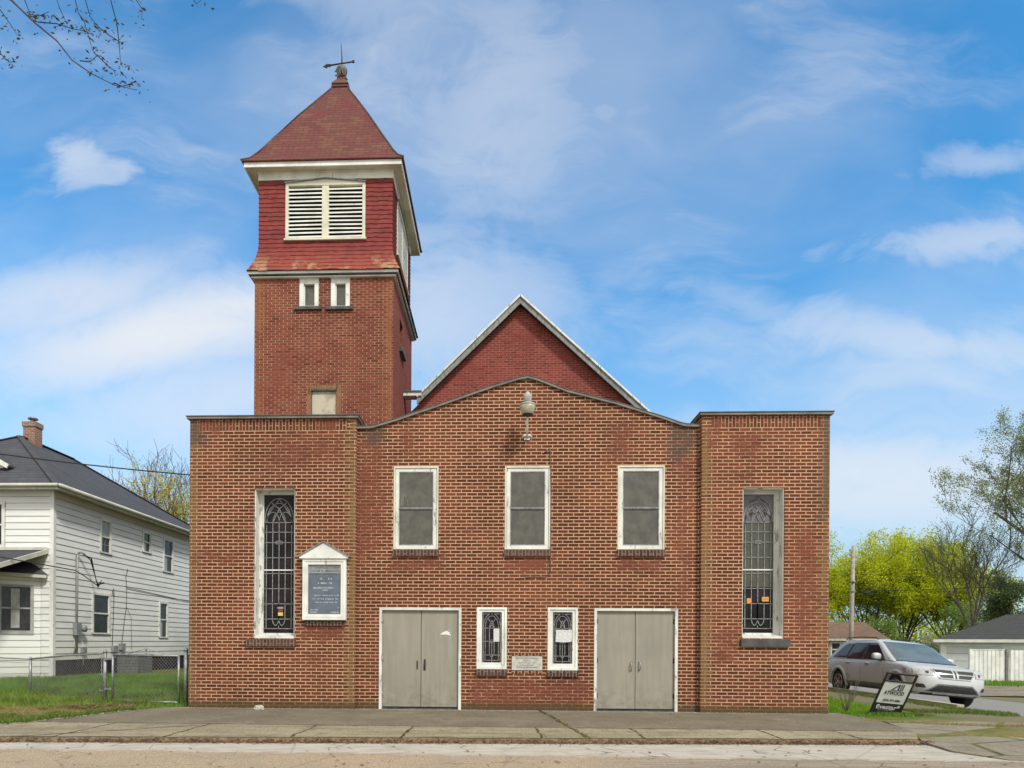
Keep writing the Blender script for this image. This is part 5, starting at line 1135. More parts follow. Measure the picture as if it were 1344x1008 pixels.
for sy in(-1,1):
    side_patch('side_window',M['cglass'],lambda z:lin(z,1.10,.52,1.53,1.02)+.12*max(0,(z-1.45)/.1)**2,lambda z:lin(z,1.10,1.22,1.53,1.40),1.10,1.53,sy)
    side_patch('side_window',M['cglass'],lambda z:lin(z,1.08,1.33,top,1.50),lambda z:lin(z,1.08,2.12,top,2.16),1.08,top,sy)
    side_patch('side_window',M['cglass'],lambda z:lin(z,1.08,2.24,top,2.27),lambda z:min(lin(z,1.08,3.32,top,2.66)-.02*((z-1.08)/.4)**3,3.3),1.08,top,sy)
    side_patch('pillar_trim',M['black'],lambda z:lin(z,1.08,2.13,top,2.17),lambda z:lin(z,1.08,2.23,top,2.26),1.08,top,sy,off=.004,n=3)
    side_patch('pillar_trim',M['black'],lambda z:lin(z,1.09,1.23,top,1.42),lambda z:lin(z,1.09,1.32,top,1.49),1.09,1.54,sy,off=.004,n=3)
    side_patch('window_sill_trim',M['chrome'],lambda z:.5,lambda z:3.36,1.062,1.075,sy,f=lambda z:(0,0,.853),off=.006,n=1)
    for a,b in((1.30,1.22),(2.24,2.20),(3.38,3.30)):
        side_patch('door_gap',M['black'],lambda z:lin(z,.45,a,1.05,b),lambda z:lin(z,.45,a,1.05,b)+.010,.45,1.05,sy,f=lv,off=.0015,n=6)
    side_patch('sill_cladding',M['trimgrey'],lambda z:1.43,lambda z:3.53,.28,.42,sy,f=lv,off=.012,n=4); side_patch('sill_strip',M['chrome'],lambda z:1.43,lambda z:3.53,.425,.45,sy,f=lv,off=.014,n=1)
    for hx in(1.50,2.52):
        hd=MB(); y_=sy*.915; hd.tube([(hx-CX-.11,y_,.965),(hx-CX-.09,y_+sy*.035,.967),(hx-CX+.09,y_+sy*.035,.967),(hx-CX+.11,y_,.965)],.014,8); hd.build('door_handle',M['paint'],CAR)
        hd=MB(); hd.box(hx-CX-.07,hx-CX+.07,min(y_-sy*.01,y_+sy*.006),max(y_-sy*.01,y_+sy*.006),.94,.985); hd.build('handle_recess',M['trimgrey'],CAR)
    # arch flare
    for wx in(1.03,3.93):
        fl=MB(); vs=[];n_=24
        for i in range(n_+1):
            a=R(-14+208*i/n_); 
            for rr_,oo in((.392,-.03),(.40,.040),(.455,.036),(.48,.0)):
                zz_=.37+rr_*math.sin(a); xx_=wx+rr_*math.cos(a); xr_0,xf_0,hw=lv(clampf(zz_,.3,1.0))
                # follow the plan curve of the front and rear corners
                D=.50; xe=xf_0-D
                if xx_>xe: t_=clampf((xx_-xe)/D,0,.999); hw=hw*(1-(t_)**2.7)**(1/2.7)
                xe=xr_0+.28
                if xx_<xe: t_=clampf((xe-xx_)/.28,0,.999); hw=hw*(1-(t_)**2.7)**(1/2.7)
                vs.append((xx_-CX,sy*(hw+oo),zz_))
        fl.add(vs,[(4*i+j,4*i+j+1,4*i+5+j,4*i+4+j) for i in range(n_) for j in range(3)],0,True); fl.build('wheel_arch',M['paint'],CAR)
        wh=MB(); wh.lathe([(.22,-.10),(.30,-.112),(.345,-.10),(.36,-.07),(.36,.07),(.345,.10),(.30,.112),(.22,.10)],(wx-CX,sy*.80,.36),36,'y'); tyre=wh.build('wheel',M['tyre'],CAR)
        rm=MB(); yo=sy*.895
        rm.lathe([(.232,0),(.240,.012*sy),(.225,.014*sy),(.215,-.02*sy),(.20,-.05*sy)],(wx-CX,yo,.36),32,'y',0)
        for k in range(10):
            a=R(36*k+ (9 if k%2 else -9)+12); b_=R(36*k+(4 if k%2 else -4)+12); ca,sa=math.cos(a),math.sin(a)
            rm.beam((wx-CX+.05*math.cos(b_),yo-.004*sy,.36+.05*math.sin(b_)),(wx-CX+.218*ca,yo-.004*sy,.36+.218*sa),.024,.03,0,up=(0,1,0))
        rm.lathe([(.055,-.03*sy),(.055,.0),(.03,.012*sy),(.005,.013*sy)],(wx-CX,yo,.36),16,'y',0); rm.build('rim',M['chrome'],tyre)
        rm=MB(); rm.lathe([(.205,0),(.20,.004*sy),(.01,.004*sy)],(wx-CX,yo-.06*sy,.36),24,'y',0); rm.build('brake_disc',M['black'],tyre)
    # mirrors
    mr=MB(); bm=bmesh.new(); bmesh.ops.create_uvsphere(bm,u_segments=16,v_segments=10,radius=1)
    vs=[]
    for v in bm.verts:
        x,y,z=v.co; k=lambda q_:math.copysign(abs(q_)**.7,q_); vs.append((3.08-CX+k(x)*.075,sy*(.975+k(y)*.12),1.165+k(z)*.095))
    mr.add(vs,[tuple(v.index for v in f.verts) for f in bm.faces],0,True); bm.free()
    mr=mr.build('mirror',M['paint'],CAR); s2=MB(); s2.tube([(3.12-CX,sy*.82,1.08),(3.10-CX,sy*.93,1.09)],.035,8); s2.box(3.03-CX,3.14-CX,min(sy*.87,sy*1.07),max(sy*.87,sy*1.07),1.065,1.085); s2.build('mirror_foot',M['black'],mr)
    rl=MB(); rl.tube([(.75-CX,sy*.60,1.655),(.85-CX,sy*.615,1.71),(1.6-CX,sy*.62,1.735),(2.35-CX,sy*.61,1.71),(2.45-CX,sy*.60,1.665)],.016,8); rl.build('roof_rail',M['black'],CAR)
def front_patch(name,mat,y0,y1,z0,z1,off=.006,f=lv,n=10,k=4,D=.50,parent=CAR,yf=None,th=.02,mats=None):
    """patch that follows the rounded nose (or windscreen); yf(z,y) may shear the edges"""
    m=MB(); vs=[]
    def X(y,z):
        xr_,xf_,hw=f(z); t_=clampf(abs(y)/hw,0,.998); return xf_-D*(1-(1-t_**2.7)**(1/2.7))
    for j in range(k+1):
        z=z0+(z1-z0)*j/k
        a,b=(y0,y1) if yf is None else yf(z)
        for i in range(n+1):
            y=a+(b-a)*i/n; x=X(y,z); e=1e-3; nx=1.; ny=-(X(y+e,z)-X(y-e,z))/(2*e); nz2=-(X(y,z+e)-X(y,z-e))/(2*e); L_=math.sqrt(nx*nx+ny*ny+nz2*nz2)
            vs.append((x+off*nx/L_-CX,y+off*ny/L_,z+off*nz2/L_))
    w_=n+1; fs=[(j*w_+i,j*w_+i+1,(j+1)*w_+i+1,(j+1)*w_+i) for j in range(k) for i in range(n)]
    m.add(vs,fs,0,True); return m.build(name,mat,parent)
front_patch('windscreen',M['wglass'],-.7,.7,1.09,1.60,.008,gh,14,8,.22,yf=lambda z:(-gh(z)[2]+.09,gh(z)[2]-.09))
front_patch('cowl',M['black'],-.7,.7,1.065,1.09,.007,gh,14,1,.22,yf=lambda z:(-gh(z)[2]+.07,gh(z)[2]-.07))
front_patch('grille',M['black'],-.50,.50,.72,.905,.006,yf=lambda z:(-.36-(z-.72)*.75,.36+(z-.72)*.75))
gr_=front_patch('grille_bar',M['chrome'],-.42,.42,.80,.828,.016,k=1); front_patch('grille_surround',M['chrome'],-.37,.37,.695,.722,.018,k=1); front_patch('grille_surround',M['chrome'],-.5,.5,.905,.925,.014,k=1)
for sy in(-1,1): front_patch('grille_surround',M['chrome'],0,0,.70,.92,.017,yf=lambda z,s_=sy:tuple(sorted((s_*(.36+(z-.72)*.75),s_*(.395+(z-.72)*.75)))),n=1)
for y_ in(-.045,.045): front_patch('crosshair_post',M['chrome'],y_-.022,y_+.022,.72,.905,.018,n=2)
front_patch('crosshair_core',M['black'],-.02,.02,.735,.89,.02,n=1)
for sy in(-1,1):
    front_patch('headlight',M['lens'],0,0,.755,.905,.010,yf=lambda z,s_=sy:tuple(sorted((s_*(.50+(z-.755)*.2),s_*(.865-.02*(z-.755))))))
    front_patch('headlight_bezel',M['black'],0,0,.80,.86,.013,yf=lambda z,s_=sy:tuple(sorted((s_*.60,s_*.665))),n=2)
    side_patch('headlight_side',M['lens'],lambda z:lin(z,.76,4.30,.90,4.15),lambda z:4.38,.79,.90,sy,f=lv,off=.008,n=3)
    front_patch('fog_recess',M['black'],0,0,.445,.535,.008,yf=lambda z,s_=sy:tuple(sorted((s_*(.655+(z-.445)*.6),s_*.835))))
    fg=MB(); fx=4.60-CX; fg.lathe([(.05,-.02),(.052,.03),(.04,.045),(.01,.05)],(fx+.06,sy*.735,.487),16,'x'); fg.build('fog_lamp',M['chrome'],CAR)
front_patch('lower_intake',M['black'],0,0,.375,.53,.010,yf=lambda z:(-.60+(z-.375)*1.3,.60-(z-.375)*1.3))
front_patch('intake_surround',M['trimgrey'],0,0,.355,.565,.006,yf=lambda z:(-.67+(z-.355)*1.2,.67-(z-.355)*1.2))
front_patch('skid_plate',M['chrome'],0,0,.325,.365,.028,yf=lambda z:(-.50,.50),k=2)
front_patch('bumper_lip',M['black'],-.82,.82,.27,.325,.012,k=2)
for sy in(-1,1): side_patch('tail_light',M['red'],lambda z:.14,lambda z:.36,.90,1.04,sy,f=lambda z:(0,0,lv(z)[2]-.02),off=.012,n=3)
# ------------------------------------------------------------------ right hand background
BH=thing('bungalow','low cream bungalow with brown shingle roof, far behind the parked car','house',(29,65,-.7))
m=MB(); m.box(20,34.3,61.4,69.5,-.8,1.82); m.build('house_wall',simple('cream_wall',(.50,.44,.33),(.44,.38,.28),.8,2.),BH)
m=MB(); V=[(19.5,61,1.86),(34.8,61,1.86),(34.8,70,1.86),(19.5,70,1.86),(22,62.6,3.42),(33.4,62.6,3.42),(33.2,66,3.42),(22,66,3.42)]
m.add(V,[(0,1,5,4),(1,2,6,5),(2,3,7,6),(3,0,4,7),(4,5,6,7),(0,3,2,1)]); m.build('roof',M['roof_b'],BH)
m=MB(); m.box(19.5,34.85,60.95,61.0,1.68,1.86); m.box(34.8,34.85,61,70,1.68,1.86); m.build('fascia',simple('pale_fascia',(.62,.57,.45),None,.7,4.),BH)
m=MB(); frame_rect(m,29.8,31.6,.2,1.6,.14,61.34,61.42); m.box(30.62,30.78,61.34,61.42,.34,1.46); m.box(29.94,30.62,61.35,61.41,.85,.95); wf=m.build('window',M['white2'],BH); m=MB(); m.box(29.9,31.5,61.38,61.4,.3,1.5); m.build('pane',M['glass'],wf)
GR=thing('garage','white garage with dark hip roof behind the white board fence','garage',(26.6,42,-.7))
ga_,gc_,gs_=R(-32),math.cos(R(32)),math.sin(R(32))
def grot(m):
    m.v=[(26.6+x*gc_+y*gs_,42-x*gs_+y*gc_,z) for x,y,z in m.v]; return m
m=MB(); m.box(.35,8.7,.35,7.2,-.9,1.55); grot(m).build('garage_wall',M['siding'],GR)
m=MB(); m.add([(0,0,1.69),(9.1,0,1.69),(9.1,7.5,1.69),(0,7.5,1.69),(3.75,3.75,3.28),(5.35,3.75,3.28)],[(0,1,5,4),(1,2,5),(2,3,4,5),(3,0,4),(0,3,2,1)]); grot(m).build('roof',M['roof_k'],GR)
m=MB(); m.box(-.03,9.13,-.03,.0,1.52,1.70); m.box(-.03,0,0,7.5,1.52,1.70); m.box(0,9.1,0.,.35,1.52,1.56); grot(m).build('fascia',M['white2'],GR)
m=MB(); m.box(.62,3.3,.31,.35,-.8,1.30)
for i in range(4): m.box(.62,3.3,.30,.31,-.5+i*.45,-.485+i*.45,1)
grot(m).build('garage_door',[simple('garage_door_panel',(.56,.58,.56),(.50,.52,.50),.6,1.),M['grey']],GR)
m=MB(); m.box(.33,.5,.27,.35,-.9,1.5); m.box(.5,.62,.28,.35,-.9,1.34); m.box(3.3,3.45,.27,.35,-.9,1.5); m.box(.62,3.3,.28,.35,1.30,1.40); grot(m).build('door_trim',M['white2'],GR)
FW=thing('board_fence','tall white board fence in front of the dark roofed garage','fence',(28,37.9,-.72))
m=MB(); x=25.95; rr=random.Random(8)
while x<27.7: m.box(x,x+.19,37.86,37.89,-.70+rr.uniform(-.01,.01),1.09); x+=.222
m.box(25.95,27.75,37.90,37.94,.78,.86); m.box(25.95,27.75,37.90,37.94,-.05,.03); m.box(25.9,27.75,37.84,37.95,1.09,1.13); m.build('board_panel',M['white2'],FW)
m=MB(); x=27.92
while x<31.2: m.box(x,x+.19,37.66,37.69,-.70+rr.uniform(-.01,.01),1.09); x+=.222
m.box(27.9,31.3,37.70,37.74,.78,.86); m.box(27.9,31.3,37.70,37.74,-.05,.03); m.build('board_panel',M['white2'],FW)
for px_ in(25.88,27.83): m=MB(); m.box(px_-.05,px_+.05,37.78,37.9,-.75,1.15); m.build('post',M['greytrim'] if px_>27 else M['white2'],FW)
UP=thing('utility_pole','weathered wooden utility pole rising in front of the lime green trees','pole',(23.75,46,-.7))
m=MB(); m.tube([(23.65,46,-.8),(23.72,46,3),(23.82,46,7.98)],[.155,.14,.115],12); m.build('shaft',M['wood_pole'],UP)
m=MB(); 
for z in(7.3,6.9,7.6): m.lathe([(.03,0),(.06,.03),(.04,.08),(.05,.12),(.02,.16)],(23.55,45.9,z),8); m.beam((23.55,45.9,z),(23.78,46,z-.05),.03,.03)
m.build('insulator',M['grey'],UP)
m=MB(); m.lathe([(.10,0),(.16,.03),(.16,.12),(.05,.16)],(23.72,45.84,5.5),8); m.box(23.6,23.86,45.8,46.1,4.9,5.0); m.build('bracket',M['grey'],UP)
def span(name,a,b,sag,r_,label):
    a,b=Vector(a),Vector(b); p=[]
    for i in range(25):
        f_=i/24; q_=a.lerp(b,f_); q_.z-=4*sag*f_*(1-f_); p.append(q_)
    o=MB().tube(p,r_,5).build(name,M['wire'],origin=tuple(a)); tag(o,label,'cable')
span('power_line',(23.78,46,4.95),(44,38,6.3),.45,.025,'thick black power line running right from the wooden pole, lowest of the two')
span('power_line',(23.8,46,6.1),(60,50,8.2),.9,.014,'thin power line running right from the wooden pole, above the thick one')
m=MB(); m.tube([(24.15,45.9,4.86),(24.5,45.7,4.80),(24.8,45.6,4.86)],[.03,.09,.04],6); m.build('splice_case',M['black'],UP)
# ------------------------------------------------------------------ trees
def tree(name,base,H,rad,seed,label,cat='tree',stems=3,forkz=.12,r0=.22,levels=4,kids=(5,5,4,4),leaf=None,nleaf=0,lsize=.12,bark=None,group=None,droop=0.,up=.75,leafbias=0.,leafz=0.,tw=.012,spread=.5,clump=3):
    r_=random.Random(seed); B=[]; tips=[]
    def grow(p,d,L,r,lv_):
        n=4 if lv_<2 else 3; pts=[p.copy()]; rs=[r]; dd=d.copy()
        for i in range(n):
            dd=(dd+Vector((r_.gauss(0,.13),r_.gauss(0,.13),r_.gauss(0,.08)+(.10*up-.12*droop*(lv_>1))))).normalized(); pts.append(pts[-1]+dd*L/n); rs.append(max(r*(1-.62*(i+1)/n),tw*.6))
        B.append((pts,rs,lv_))
        if lv_>=levels: tips.append((pts[-1],dd)); tips.append((pts[-2],dd)); return
        k=kids[min(lv_,len(kids)-1)]
        for j in range(k):
            f_=.30+.70*(j+.6*r_.random())/k; f_=min(f_,.999); i=int(f_*n); q_=pts[i].lerp(pts[i+1],f_*n-i)
            a=r_.uniform(0,6.283); ax=dd.orthogonal().normalized(); ax.rotate(Matrix.Rotation(a,3,dd)); ang=r_.uniform(.35,.85)*(.8+spread*.5)
            nd=dd.copy(); nd.rotate(Matrix.Rotation(ang,3,ax)); nd=(nd+Vector((0,0,.25*up))).normalized()
            grow(q_,nd,L*r_.uniform(.48,.70),max(rs[i]*.55,tw),lv_+1)
    b=Vector((0,0,0))
    if stems==1:
        grow(b,Vector((0,0,1)),H*.62,r0,0)
    else:
        tp=Vector((0,0,H*forkz)); B.append(([b,tp*.5,tp],[r0*1.25,r0,r0*.95],0))
        for s_ in range(stems):
            a=6.283*s_/stems+r_.uniform(-.4,.4); til=r_.uniform(.18,.5)*spread*1.6; grow(tp,Vector((math.cos(a)*til,math.sin(a)*til,1)).normalized(),H*r_.uniform(.5,.62),r0*.62,1)
    zmax=max(p.z for q_ in B for p in q_[0]); xm=sorted(math.hypot(p.x,p.y) for p,_ in tips)[int(len(tips)*.93)]
    sz,sxy=H/zmax,rad/max(xm,.1)
    base=Vector(base)
    def tf(p): return Vector((p.x*sxy*(.35+.65*min(1,p.z/(H*.35))) if stems>0 else p.x*sxy,p.y*sxy*(.35+.65*min(1,p.z/(H*.35))),p.z*sz))+base
    T=thing(name,label,cat,tuple(base),group)
    m=MB()
    for pts,rs,lv_ in B:
        if lv_<=1: m.tube([tf(p) for p in pts],rs,7 if lv_==0 else 6,caps=False)
    m.build('trunk',bark or M['bark'],T,uv=False,fix=False)
    m=MB()
    for pts,rs,lv_ in B:
        if lv_>1: m.tube([tf(p) for p in pts],rs,4 if lv_==2 else 3,caps=False)
    m.build('branches',bark or M['bark'],T,uv=False,fix=False)
    if leaf and nleaf:
        m=MB(); tt=[tf(p) for p,_ in tips]
        cz=base.z+H*.55
        for i in range(nleaf//clump):
            c=r_.choice(tt)
            rel=math.hypot(c.x-base.x,c.y-base.y)/rad; hh=(c.z-base.z)/H
            if r_.random()<leafbias*(1-max(rel,hh)): continue
            if hh<leafz: continue
            for k in range(clump):
                p=c+Vector((r_.gauss(0,lsize*1.6),r_.gauss(0,lsize*1.6),r_.gauss(0,lsize*1.4))); a=Vector((r_.gauss(0,1),r_.gauss(0,1),r_.gauss(0,1))).normalized(); b_=a.orthogonal().normalized(); b_.rotate(Matrix.Rotation(r_.random()*6.3,3,a)); c_=a.cross(b_)
                s_=lsize*r_.uniform(.5,1.1); m.add([p-b_*s_*.5,p+c_*s_*.3,p+b_*s_*.6,p-c_*s_*.3],[(0,1,2,3)])
        m.build('crown',leaf,T,uv=False,fix=False)
    return T
g1='lime green maples behind the bungalow'
tree('maple_tree',(37.3,69,-.7),13.2,5.6,11,'lime green maple standing leftmost of three, right behind the utility pole',stems=6,forkz=.06,r0=.15,levels=4,kids=(4,5,4,4),leaf=M['leaf_lime'],nleaf=46000,lsize=.23,leafbias=.35,group=g1,tw=.022)
tree('maple_tree',(42.0,71,-.7),14.2,5.6,12,'lime green maple, middle and tallest of three, over the gap between bungalow and garage',stems=6,forkz=.06,r0=.16,levels=4,kids=(4,5,4,4),leaf=M['leaf_lime'],nleaf=46000,lsize=.23,leafbias=.4,group=g1,tw=.022)
tree('maple_tree',(45.8,70,-.7),12.6,4.6,13,'lime green maple standing rightmost of three, over the left end of the garage',stems=5,forkz=.06,r0=.15,levels=4,kids=(4,5,4,4),leaf=M['leaf_lime'],nleaf=40000,lsize=.23,leafbias=.3,group=g1,tw=.022)
tree('bare_tree',(44.5,90,-.7),15.5,5,21,'leafless tree peeping out between the brick bay and the lime green maples',stems=3,r0=.2,levels=4,kids=(4,4,4,4),tw=.03,bark=M['bark2'])
tree('budding_tree',(34.4,50,-.7),12.3,3.6,31,'slender budding tree with forked grey trunk just above the garage roof corner',stems=4,forkz=.30,r0=.16,levels=4,kids=(4,5,5,5),leaf=M['leaf_pale'],nleaf=12000,lsize=.09,tw=.018,clump=2,bark=M['bark2'])
tree('budding_tree',(38.0,44.5,-.7),20.2,8.6,36,'largest budding tree, its wide half bare crown reaching in from the right edge',stems=4,forkz=.22,r0=.32,levels=5,kids=(5,4,4,4,3),leaf=M['leaf_pale'],nleaf=56000,lsize=.12,tw=.016,clump=2,spread=.75)
def bushy(name,base,H,rad,seed,label,leafm,n,ls,cat='tree',cone=False,trunk=True):
    r_=random.Random(seed); base=Vector(base); T=thing(name,label,cat,tuple(base))
    m=MB(); m.tube([base,base+Vector((.05,0,H*.5)),base+Vector((0,.05,H*.92))],[rad*.06+.03,rad*.04+.02,.015],7)
    limbs=[]
    for i in range(26):
        z=H*(.12+.8*i/26); a=r_.uniform(0,6.3); R_=rad*(1-(z/H)*.85 if cone else math.sqrt(max(.05,1-((z/H-.5)/.55)**2)))*r_.uniform(.7,1.1)
        e=base+Vector((math.cos(a)*R_,math.sin(a)*R_,z+(.1*R_ if not cone else -.12*R_))); s_=base+Vector((0,0,z*.85)); m.tube([s_,s_.lerp(e,.5)+Vector((0,0,.1)),e],[.05*rad/2,.03*rad/2,.01],4,caps=False); limbs.append((s_,e))
        for k in range(3):
            q_=s_.lerp(e,r_.uniform(.4,.9)); e2=q_+Vector((r_.uniform(-1,1),r_.uniform(-1,1),r_.uniform(-.4,.7)))*R_*.45; m.tube([q_,e2],[.015,.006],3,caps=False); limbs.append((q_,e2))
    m.build('trunk' if trunk else 'stems',M['bark'],T,uv=False,fix=False)
    m=MB()
    for i in range(n):
        s_,e=r_.choice(limbs); p=s_.lerp(e,r_.random()**.6)+Vector((r_.gauss(0,.11),r_.gauss(0,.11),r_.gauss(0,.09)))*rad*.8
        if p.z<base.z: p.z=base.z+.02
        a=Vector((r_.gauss(0,1),r_.gauss(0,1),r_.gauss(0,1))).normalized(); b_=a.orthogonal().normalized(); c_=a.cross(b_); k=ls*r_.uniform(.5,1.1)
        m.add([p-b_*k*.5,p+c_*k*.3,p+b_*k*.6,p-c_*k*.3],[(0,1,2,3)])
    m.build('crown',leafm,T,uv=False,fix=False); return T
bushy('spruce_tree',(39.6,53.5,-.7),8.3,4.0,3,'dark green spruce standing behind the garage at the right edge',M['leaf_dark'],20000,.17,cone=True)
bushy('broadleaf_tree',(41.5,62,-.7),6.4,3.2,4,'mid green bushy tree between the lime maples and the dark spruce',M['leaf_mid'],12000,.17)
bushy('broadleaf_tree',(36.5,66,-.7),4.6,2.6,5,'low green bushy tree under the lime maples beside the bungalow roof',M['leaf_mid'],9000,.16)
bushy('blossom_shrub',(34.6,55,-.7),2.9,1.5,6,'pale flowering shrub between the bungalow and the garage',M['blossom'],6000,.11,'shrub',trunk=False)
bushy('round_shrub',(32.3,51,-.7),1.9,1.1,16,'low green shrub just left of the garage corner',M['leaf_mid'],4000,.10,'shrub',trunk=False)
tree('bare_tree',(-25.2,46,.1),15.6,5.2,41,'leafless tree above the charcoal roof, nearest the ridge of the white house',stems=4,forkz=.2,r0=.2,levels=5,kids=(4,5,4,4,3),tw=.018,bark=M['bark2'])
tree('bare_tree',(-24.3,50,.1),15.6,5.0,42,'leafless tree in the middle of the gap between charcoal roof and church',stems=4,forkz=.2,r0=.18,levels=5,kids=(4,4,4,4,3),tw=.018,bark=M['bark2'])
tree('golden_tree',(-20.4,42,.1),12.3,2.9,43,'half bare tree with golden leaves beside the left brick bay',stems=4,forkz=.2,r0=.18,levels=4,kids=(4,5,5,4),tw=.016,bark=M['bark'],leaf=M['leaf_gold'],nleaf=9000,lsize=.13,clump=5,leafbias=.3)
# overhanging branch of a street tree that stands left of the view
OT=thing('street_tree','street tree whose thin leafy branches hang into the top left corner','tree',(-10.5,6.2,-.05))
m=MB(); m.tube([(-10.5,6.2,-.3),(-10.4,6.3,3),(-10.2,6.5,6.5),(-9.8,6.8,9.6)],[.26,.21,.17,.12],10)
def hp(px,py,Y):
    return None
limbs=[]
main=[(-9.8,6.8,9.6),(-8.6,7.2,9.9),(-7.0,7.7,9.65),(-6.02,8,9.2),(-5.73,8,8.92),(-5.44,8,8.68),(-5.25,8,8.44),(-5.01,8,8.27),(-4.72,8,8.12),(-4.43,8,8.05)]
m.tube(main,[.10,.07,.03,.012,.010,.009,.007,.006,.004,.003],6); m.build('trunk',M['bark'],OT,uv=False)
tw_=MB(); lf=MB(); r_=random.Random(77)
def leafc(p,n,s=.05,sc=.05):
    for k in range(n):
        q_=Vector(p)+Vector((r_.gauss(0,sc),r_.gauss(0,sc),r_.gauss(0,sc*.8))); a=Vector((r_.gauss(0,1),r_.gauss(0,1),r_.gauss(0,1))).normalized(); b_=a.orthogonal().normalized(); c_=a.cross(b_); kk=s*r_.uniform(.5,1.2)
        lf.add([q_-b_*kk*.5,q_+c_*kk*.25,q_+b_*kk*.6,q_-c_*kk*.25],[(0,1,2,3)])
def from_px(px,py,Y=8.): # image pixel position turned into a point on the plane the twigs hang in
    return Vector((-6.16*Y/8+(px)*.0096*Y/8,Y,1.345+(7.855-(py)*.0094)*Y/8))
sub=[([(10,-60),(28,-10),(40,20),(48,34)],[6,0,10,6]),([(-30,-30),(2,15),(18,38),(22,45)],[0,6,8,10]),([(50,0+30),(75,33),(95,40),(112,44),(120,48)],[0,12,14,16,8]),
     ([(60,-40),(78,12),(88,34)],[0,3,6]),([(90,-30),(103,20),(110,30),(116,50),(122,70)],[0,5,4,1,2]),([(100,-40),(118,25),(128,38),(133,50)],[0,6,10,6]),
     ([(130,-50),(145,5),(153,35),(156,60),(158,84),(161,92)],[0,2,5,6,4,9]),([(165,-40),(178,5),(186,18),(185,32)],[0,8,5,7]),([(230,-40),(243,-4),(256,13),(268,3)],[0,2,5,5]),
     ([(128,38),(143,50),(155,58),(162,50)],[0,7,10,3]),([(105,82),(118,84),(128,76),(132,76)],[3,8,6,4]),([(128,76),(142,90),(150,96),(152,104)],[2,6,7,4]),([(-20,55),(0,68),(8,78),(16,82)],[4,14,8,16]),([(150,112),(160,117),(172,114),(178,110),(182,118)],[2,6,8,9,6]),([(40,20),(52,22),(62,18)],[3,10,7])]
for pts,nl in sub:
    P3=[from_px(x,y,8+.25*math.sin(i+pts[0][0])) for i,(x,y) in enumerate(pts)]
    tw_.tube(P3,[.006]*(len(P3)-2)+[.004,.0025] if len(P3)>2 else .004,4)
    if pts[0][1]<0: tw_.tube([P3[0],P3[0]+Vector((-.5,.1,.5)),Vector((-7.0+r_.random(),7.7,9.65+.5*r_.random()))],[.006,.01,.015],4)
    for p,k in zip(P3,nl): leafc(p,k)
for p in main[4:]: leafc(p,5,.045,.06)
tw_.build('twigs',M['twig'],OT,uv=False); lf.build('leaves',M['leaf_near'],OT,uv=False,fix=False)
# far woods
def mass(name,xs_,y,h,seed,n,label,ls=.5,mat='leaf_mid'):
    r_=random.Random(seed); m=MB()
    for i in range(n):
        x=r_.uniform(*xs_); hh=h*(.75+.25*math.sin(x*.31)+.15*math.sin(x*.83)); p=Vector((x,y+r_.uniform(-4,4),-.6+hh*r_.random()**.8)); a=Vector((r_.gauss(0,1),r_.gauss(0,1),r_.gauss(0,1))).normalized(); b_=a.orthogonal().normalized(); c_=a.cross(b_); k=ls*r_.uniform(.5,1.2)
        m.add([p-b_*k*.5,p+c_*k*.35,p+b_*k*.6,p-c_*k*.35],[(0,1,2,3)])
    o=m.build(name,M[mat],origin=(sum(xs_)/2,y,-.6),uv=False,fix=False); o['kind']='stuff'; return o
mass('lime_undergrowth',(35,52),78,6.5,9,9000,'',.3,'leaf_lime')
mass('far_woods',(28,190),125,6.5,1,16000,'')
mass('far_woods',(-140,-14),110,6.5,2,12000,'')
mass('far_woods',(-14,28),140,8,3,7000,'')
# ------------------------------------------------------------------ grass, weeds, litter
def blades(name,n,fn,h,w_,seed,mat,lean=.35):
    r_=random.Random(seed); m=MB(); vs=[];fs=[]
    k=0
    for i in range(n*3):
        if k>=n: break
        p=fn(r_)
        if p is None: continue
        x,y,hs__=p; z=gz(x,y)-.02 if y>kerbY(x)+.3 else -.07
        hh=h*hs__*r_.uniform(.5,1.2); a=r_.uniform(0,6.3); dx,dy=math.cos(a)*w_,math.sin(a)*w_; lx_,ly_=r_.gauss(0,lean)*hh,r_.gauss(0,lean)*hh
        b=len(vs); vs+=[(x-dx,y-dy,z),(x+dx,y+dy,z),(x+lx_,y+ly_,z+hh)]; fs.append((b,b+1,b+2)); k+=1
    m.add(vs,fs); o=m.build(name,mat,origin=(0,0,0),uv=False,fix=False); o['kind']='stuff'; return o
def walk_edge(x):
    L_=[(-40,8.2),(-12,9.75),(-8.6,9.95),(-7.8,10.2),(-7.59,10.6),(-7.3,11.4),(-7.12,12.2),(-6.9,12.9),(-6.6,13.3),(-6.25,13.5)]
    for a,b in zip(L_,L_[1:]):
        if a[0]<=x<=b[0]: return a[1]+(b[1]-a[1])*(x-a[0])/(b[0]-a[0])
    return 13.6
def lawn(r_):
    x=r_.uniform(-17,-6.3); y=13.2+r_.random()**1.4*9.5
    if y<walk_edge(x)+.05: return None
    if x<-13.8 and y>20.2: return None
    if x>-7.9 and y<13.95 and r_.random()<.8: return None
    n_=noise.noise(Vector((x*1.1,y*1.1,0)));
    if y<15.7+n_ and x<-7.2 and r_.random()<.8: return None
    return x,y,1.
blades('lawn_grass',75000,lawn,.10,.007,1,M['grassblade'])
def tuft(r_):
    x=r_.uniform(-16,-6.5); y=r_.uniform(13.4,20.5)
    if y<walk_edge(x)+.2 or noise.noise(Vector((x*1.7,y*1.7,9)))<.22: return None
    return x,y,1.
blades('lawn_tufts',12000,tuft,.17,.010,22,M['weed'],.5)
def dry(r_):
    x=r_.uniform(-16,-7.1); y=r_.uniform(10.5,16.4)
    if y<walk_edge(x)+.4: return None
    return x,y,.6
blades('dry_grass',22000,dry,.06,.008,12,M['drygrass'])
